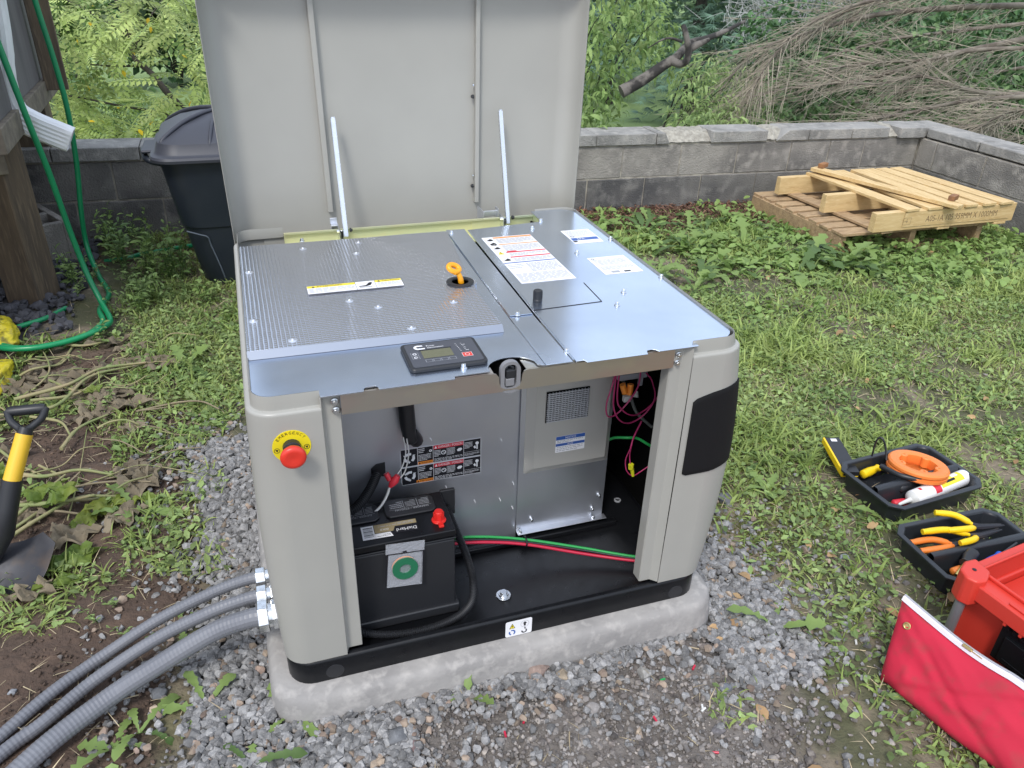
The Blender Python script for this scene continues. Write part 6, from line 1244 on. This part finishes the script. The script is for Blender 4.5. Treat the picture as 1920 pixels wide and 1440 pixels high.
b = MB(); limb(b, [(-.08,4.52,.05),(-.28,4.66,.17),(-.44,4.77,.23),(-.67,4.87,.26),(-.95,4.97,.31),(-1.2,5.0,.35)], .014, .003); limb(b, [(-.50,4.95,.50),(-.70,4.95,.50),(-.95,5.0,.52),(-1.2,5.05,.50)], .008, .002); limb(b, [(-.55,5.02,.58),(-.40,5.1,.80),(-.22,5.2,.98)], .008, .002); limb(b, [(-.3,4.72,.2),(-.5,4.7,.12),(-.62,4.68,.13),(-.75,4.7,.10)], .006, .002); limb(b, [(-.45,4.8,.24),(-.60,4.8,.14),(-.72,4.82,.05)], .005, .002); limb(b, [(-.56,5.07,.66),(-.85,5.15,.85),(-1.1,5.2,.95)], .007, .002)
b.build('branch', m_bark1, lt, smooth=70)
# clump centres leave a gap where the lower lawn shows through
C0 = [(-0.854,4.763,0.783), (-0.717,5.218,0.810), (-0.500,4.886,0.789), (-0.248,5.187,0.831), (-0.143,4.376,0.758), (-0.928,5.123,0.527), (-0.672,4.732,0.634), (-0.868,5.122,0.357), (-0.720,5.408,0.312), (-1.016,4.621,0.246), (-0.958,4.884,0.110), (-0.690,4.586,0.176), (-0.546,4.945,0.046), (-0.241,4.337,0.431), (-0.157,4.847,0.519), (-0.313,4.614,0.241), (-1.259,4.994,0.116), (-0.282,4.155,0.917), (-1.175,5.698,0.531), (-0.957,5.628,0.134), (-0.110,5.715,0.778), (-0.787,6.226,0.624), (-0.875,4.310,0.420), (-0.307,5.111,0.058), (-1.458,5.464,0.176), (-0.095,5.159,0.264), (-0.612,4.084,0.196), (-1.179,5.450,-0.090)]
g_ = [[c[0], c[1], c[2]] for c in C0]; cloud('crown', g_, [(.20,.24,.15)]*len(g_), 560, T_CP, .95, 1.6, m_loc, lt, .25, pitch_sd=.45)
g2 = g_[:12] + [[c[0]*1.3-.1, c[1]+1.3, c[2]+.1] for c in g_[:20:2]]
cloud('rear_crown', g2, [(.42,.45,.30)]*len(g2), 90, T_CP, .9, 1.4, leafmat('locust_leaf_shade', (.12,.19,.06), (.08,.14,.045)), lt, .3)  # shade inside the crown put into a darker leaf colour
cloud('yellow_leaves', g_, [(.24,.24,.18)]*len(g_), 46, T_LF, .03, .05, m_yel, lt, .5)
# drooping willow-like bush right of the lid
m_pch = leafmat('peach_leaf', (.32,.42,.15), (.19,.29,.10), .45, .5); m_pch2 = leafmat('peach_leaf_light', (.40,.50,.21), (.27,.37,.15), .38, .5)
T_PE = [strip(4, .13, 1, (.15, -1.1), .2, lambda t: sin(pi*min(1, t*.94+.04))**.8), strip(4, .15, 1, (.5, -1.3), .2, lambda t: sin(pi*min(1, t*.94+.04))**.8)]
def bush(name, label, base, C, rad, n, T, smin, smax, m, droop, nb=14, twigm=m_bark1, wide=1):
    t = thing(name, label, 'tree' if 'tree' in name else 'bush', base); b = MB()
    for c in C[:6]:
        c = Vector(c); m_ = Vector(base).lerp(c, .6) + Vector((random.uniform(-.1,.1), random.uniform(-.1,.1), .1)); limb(b, [base, m_ + Vector((0,.25,-.1)), c + Vector((0,.12,0)), c+(c-m_)*.3], .010, .0015, 6, 4)
    b.build('branch', twigm, t, smooth=70); cloud('crown', C, [rad]*len(C), n, T, smin, smax, m, t, droop, wide=wide); return t
bush('peach_tree', 'mid green tree with narrow drooping leaves directly right of the raised lid', (2.5,4.9,-1.3), [(2.251,3.877,0.923), (2.501,4.009,0.884), (2.765,4.134,0.842), (2.175,3.667,0.731), (2.384,3.790,0.652), (2.654,3.954,0.679), (2.959,4.243,0.731), (2.173,3.660,0.514), (2.260,3.663,0.367), (2.081,3.451,0.315), (2.505,4.014,0.489), (2.378,3.618,0.972), (2.232,4.160,0.774), (2.206,4.002,0.496), (2.654,4.479,0.743), (3.053,4.669,0.888), (2.354,3.877,0.170), (3.188,4.542,0.552)], (.15,.18,.13), 1700, T_PE, .055, .095, m_pch, .5)
bush('young_bush', 'lighter green feathery bush behind the wall below the fallen limb', (3.3,5.3,-1.3), [(3.259,4.302,0.396), (3.541,4.495,0.477), (3.808,4.588,0.382), (3.265,4.177,0.190), (3.484,4.255,0.246), (3.687,4.255,0.161), (3.325,3.898,0.166), (3.946,4.454,0.239), (3.690,4.093,0.094), (3.084,3.851,0.147)], (.19,.22,.14), 1900, T_PE, .05,.09, m_pch2, .35, wide=.8)
# fallen limb
b = MB(); P = [(2.311,3.482,0.501), (2.445,3.475,0.568), (2.582,3.477,0.651), (2.659,3.474,0.694), (2.768,3.528,0.766), (2.899,3.547,0.794), (3.065,3.608,0.831), (3.239,3.675,0.881)]; limb(b, P, .040, .010, 10); limb(b, [(2.617,3.482,0.681), (2.654,3.411,0.665), (2.675,3.372,0.694), (2.671,3.364,0.760), (2.643,3.377,0.847), (2.636,3.399,0.880)], .025, .015, 10); limb(b, [(2.665,3.432,0.789), (2.576,3.472,0.803), (2.461,3.480,0.749)], .010, .003, 6); limb(b, [(2.690,3.400,0.750), (2.820,3.387,0.804)], .03, .012, 8)
fl = thing('fallen_limb', 'thick dead forked limb lying diagonally in the bushes right of the lid', 'branch', (2.9,4.9,-.5)); b.build('limb', m_bark2, fl, smooth=70)
# dead spruce boughs sweeping in from the right
ds = thing('dead_spruce', 'dead spruce with long bare grey brown boughs sweeping in from the right above the wall', 'tree', (5.9,3.1,-1))
b = MB(); limb(b, [(5.95,3.15,-1.3),(5.9,3.1,.3),(5.85,3.05,2.2)], .11, .07, 12); b.build('trunk', m_deadb, ds, smooth=70)
LB = [([(6.098,3.943,0.977), (5.371,4.049,0.950), (4.653,4.120,0.890), (4.184,4.211,0.766), (3.788,4.271,0.634), (3.552,4.236,0.437)], .019),
      ([(6.297,4.022,0.756), (5.736,4.034,0.672), (5.530,4.081,0.629), (5.015,4.052,0.522), (4.610,4.136,0.424), (4.059,4.170,0.380), (3.740,4.234,0.300)], .021),
      ([(5.945,3.698,0.700), (5.443,3.857,0.671), (4.985,3.836,0.611), (4.605,3.950,0.579), (4.143,3.956,0.540)], .014),
      ([(5.780,3.435,0.407), (5.404,3.564,0.402), (5.147,3.679,0.443), (4.920,3.794,0.502), (4.498,3.781,0.456), (4.207,3.894,0.474)], .016),
      ([(5.670,3.345,0.416), (5.148,3.503,0.374), (4.692,3.607,0.279), (4.232,3.608,0.234), (3.791,3.732,0.182)], .014),
      ([(5.540,3.183,0.293), (5.135,3.293,0.238), (4.842,3.381,0.213), (4.582,3.444,0.165)], .013),
      ([(6.771,4.454,0.823), (5.868,4.570,0.729), (5.169,4.630,0.643), (4.466,4.615,0.448), (4.136,4.567,0.173)], .013),
      ([(4.807,4.017,1.033), (4.427,4.104,0.954), (4.034,4.144,0.790), (3.779,4.098,0.563), (3.618,4.030,0.356)], .010),
      ([(5.889,3.826,1.126), (5.281,4.009,1.074), (4.898,4.112,1.021), (4.509,4.195,0.931), (4.060,4.211,0.693)], .014),
      ([(5.403,3.024,0.190), (5.154,3.103,0.176), (4.965,3.122,0.096)], .012),
      ([(6.604,4.184,0.516), (6.077,4.313,0.422), (5.369,4.356,0.302), (4.845,4.462,0.171), (4.406,4.398,0.049)], .011),
      ([(5.325,3.045,0.403), (5.039,3.112,0.347), (4.739,3.123,0.189)], .010)]
lim = lambda z0: 1
for P, r in LB:
    b = MB(); limb(b, P, r*1.35, .004, 8, 5); bo = b.build('bough', m_deadb, ds, smooth=70); Q = np.array([p[:] for p in smoothpts(P, 14)]); A = []; B_ = []; r0 = []
    tang = np.gradient(Q, axis=0); tang /= np.linalg.norm(tang, axis=1)[:, None]; right = np.array([-.33, .94, 0.])
    for _ in range(80):
        i = rng.integers(2, len(Q)-1); t = tang[i]; up = np.array([0, 0, 1.]); dirn = t*rng.uniform(.8, 1.5) + right*rng.uniform(-.8, .8) + up*rng.uniform(-.62, .42) ; dirn /= np.linalg.norm(dirn); L = rng.uniform(.15, .75)
        p0 = Q[i]; p1 = p0 + dirn*L*.55; d2 = dirn + np.array([0, 0, rng.uniform(-.3, .12)]) + rng.normal(0, .12, 3); p2 = p1 + d2/np.linalg.norm(d2)*L*.5
        A += [p0, p1]; B_ += [p1, p2]; r0 += [.0034, .0024]
        for k in range(6):
            s = rng.uniform(.15, .95); q = p0*(1-s)+p2*s; d3 = dirn*1.0 + right*rng.uniform(-.8, .8) + up*rng.uniform(-.8, .5); d3 /= np.linalg.norm(d3); A.append(q); B_.append(q + d3*rng.uniform(.04, .15)); r0.append(.0017)
    A, B_, r0 = np.array(A), np.array(B_), np.array(r0); lo = np.minimum(A[:,2], B_[:,2]); yy = np.minimum(A[:,1], B_[:,1]); xx = np.minimum(A[:,0], B_[:,0]); keep = ~((yy < 3.36) & (xx < 4.66)) ; A, B_, r0 = A[keep], B_[keep], r0[keep]; o = sticks('twigs', A, B_, r0, r0*.55, m_dead); o.parent = bo; tag(o, kind='stuff')
# dark leafy bushes behind the dead boughs
T_OV = [strip(2, .30, 1, (.2, -.5), .2, lambda t: sin(pi*min(1, t*.92+.06))**.7)]
m_dk = leafmat('dark_bush_leaf', (.12,.215,.085), (.07,.145,.06), .42, .35); m_mid = leafmat('wood_leaf', (.18,.27,.11), (.115,.19,.08), .38, .35)  # far leaf colours lightened to stand in for haze
def massbush(label, base, c, r, ncl, rr, n, smin, smax, m, name='dark_bush', cat='bush', group=None):
    t = thing(name, label, cat, base, group); cs, rd = clusters(c, r, ncl, rr); b = MB(); 
    for q in cs[:10]: limb(b, [base, Vector(base).lerp(Vector(q), .6), q], .05 if cat == 'tree' else .02, .006, 6, 3)
    b.build('trunk', m_bark1, t, smooth=70); cloud('crown', cs, rd, n, T_OV, smin, smax, m, t, .35, shell=1); return t
massbush('dark green bush filling the space behind the left ends of the dead boughs', (4.6,6.3,-1.9), (5.284,5.609,0.109), (.9,.6,.75), 40, .26, 5200, .05, .10, m_dk)
massbush('dark green bush behind the middle of the dead boughs, above the wall corner', (6.3,6.0,-2), (6.541,5.440,0.158), (1.0,.7,.85), 44, .28, 5600, .05, .10, m_dk)
massbush('dark green bush behind the dead boughs at the right edge', (8.0,5.6,-2), (7.984,5.376,0.085), (1.0,.8,.95), 40, .30, 4600, .06, .11, m_dk)
massbush('green bush crowning the top edge above the dead boughs', (7.2,8.5,-2), (8.378,8.362,0.631), (1.5,.9,.7), 36, .38, 3600, .08, .15, m_mid)
massbush('shaded green bush low behind the wall left of the trash can', (-1.4,8.6,-2.2), (-1.545,8.651,-0.652), (1.2,.6,.45), 26, .30, 2600, .06, .12, m_mid)
t_ = thing('vine_tangle', 'green leafy tangle growing up through the dead grey boughs above the wall', 'bush', (5,4.4,-1.2)); Cv = [(3.884,4.200,0.185), (4.302,4.313,0.213), (4.457,4.097,0.146), (4.864,4.247,0.229), (4.885,3.823,0.144), (5.302,3.957,0.205), (5.491,3.773,0.213), (4.814,4.680,0.517), (5.285,4.683,0.596), (5.682,4.597,0.686), (4.350,4.653,0.403), (5.725,4.217,0.482), (5.946,3.963,0.391)]
b = MB()
for c in Cv[:8]: limb(b, [(5,4.4,-1.2), Vector((5,4.6,-.5)).lerp(Vector(c), .5), c], .008, .002, 6, 3)
b.build('stem', m_bark1, t_, smooth=70); cloud('crown', Cv, [(.24,.2,.14)]*len(Cv), 1500, T_OV, .04, .075, m_mid, t_, .35)
# grey leafless thicket between spruce and dead boughs
gt = thing('bare_thicket', 'hazy grey leafless thicket top centre right, between evergreen and dead boughs', 'bush', (6,8,-2)); A = []; B_ = []
c0 = np.array((6.656,7.754,0.637))
for _ in range(1500):
    p = c0 + rng.normal(0, 1, 3)*np.array([.30,.4,.30]); d = rng.normal(0, 1, 3) + np.array([0,0,.7]); d /= np.linalg.norm(d); A.append(p); B_.append(p + d*rng.uniform(.12, .45))
r0 = np.full(len(A), .0045); par(tag(sticks('twigs', A, B_, r0, r0*.5, mat('grey_twigs', (.30,.31,.30), .9, attr=.35)), kind='stuff'), gt); b = MB(); limb(b, [(6,8,-2), tuple(c0-np.array([0,0,.4])), tuple(c0+np.array([.1,0,.6]))], .07, .01); b.build('stem', m_bark1, gt)
# spruces across the lower lawn
m_spr = leafmat('spruce_needles', (.17,.27,.19), (.11,.19,.135), .35, .25)  # distant needles, colour lightened in place of haze
def needle_spray(): 
    V_ = []; F_ = []
    for i in range(9):
        a = -1.2+2.4*i/8; o = len(V_); L = 1-.25*abs(a); V_ += [(0,-.03,0),(0,.03,0),(cos(a)*L, sin(a)*L*.8, -.15*abs(a))]; F_.append((o,o+1,o+2))
    return np.array(V_), np.array(F_)
T_SP = [needle_spray()]
def spruce(label, base, H, R0, z0=.6, nw=16):
    t = thing('spruce_tree', label, 'tree', base); bx, by, bz = base; b = MB(); b.tube([(bx,by,bz),(bx,by,bz+H)], [.16,.02], 8); b.build('trunk', m_bark1, t, smooth=70); P = []; Y = []; S_ = []
    for w in range(nw):
        f = w/nw; z = bz + z0 + (H-z0)*f; Rw = R0*(1-f)**.8+.15
        for k in range(15):
            a = rng.uniform(0, 6.3); 
            for i in range(12):
                q = (i+1)/12; x, y = Rw*q*cos(a), Rw*q*sin(a); P.append((bx+x+rng.normal(0,.08), by+y+rng.normal(0,.08), z - .22*Rw*q*q + .12*q + rng.normal(0,.05))); Y.append(a+rng.normal(0,.6)); S_.append(rng.uniform(.26,.44))
    N = len(P); par(scatter('crown', T_SP, np.array(P), rotsE(np.array(Y), rng.normal(.15,.25,N), rng.normal(0,.3,N)), np.array(S_), m_spr), t)
def onground(p): return (p[0], p[1], float(zg(p[0], p[1])))
spruce('layered blue green spruce across the lower lawn, behind the fallen limb', onground((8.786,13.508,-0.699)), 7, 2.0, 1.25, 22); spruce('spruce at the top edge right beside the raised lid, partly behind the peach tree', onground((9.959,19.783,-0.708)), 7, 2.4, 1.2, 22); spruce('farther spruce between the layered one and the dead boughs', onground((11.048,14.811,-0.243)), 7, 2.2, .6, 22)
# mid distance and far wood
wood = 'leafy tree in the wood beyond the lower lawn'; wg = 'trees of the wood beyond the lower lawn'
for i in range(17):
    ang = -.62 + i*.088 + random.uniform(-.02, .02); d = random.uniform(27, 36); x = .05 + d*sin(ang+.338+.12); y = -1.1 + d*cos(ang+.338+.12); z = float(zg(x, y)); h = random.uniform(4.2, 5.6)+.05*(d-22)
    massbush(wood, (x,y,z), (x,y,z+h*.55), (2.0,1.6,h*.42), 34, .85, 2400, .22, .42, random.choice((m_mid, m_dk, m_mid)), 'woodland_tree', 'tree', wg)
for x, y, h in ((-3.9,21,3.4),(-6.5,23,3.6)): z = float(zg(x, y)); massbush('bright tree at the lawn edge seen through the locust leaves', (x,y,z), (x,y,z+h*.55), (1.4,1.2,h*.4), 26, .6, 2200, .14, .26, leafmat('lawn_tree_leaf', (.13,.22,.05), (.09,.16,.04), .35), 'woodland_tree', 'tree', 'bright trees at the lawn edge')
rock('weathered grey slab on the lower lawn beneath the fallen limb', onground((5.456,9.220,-0.671)), .55,.40,.22, (.20,.19,.18), 40, .4)
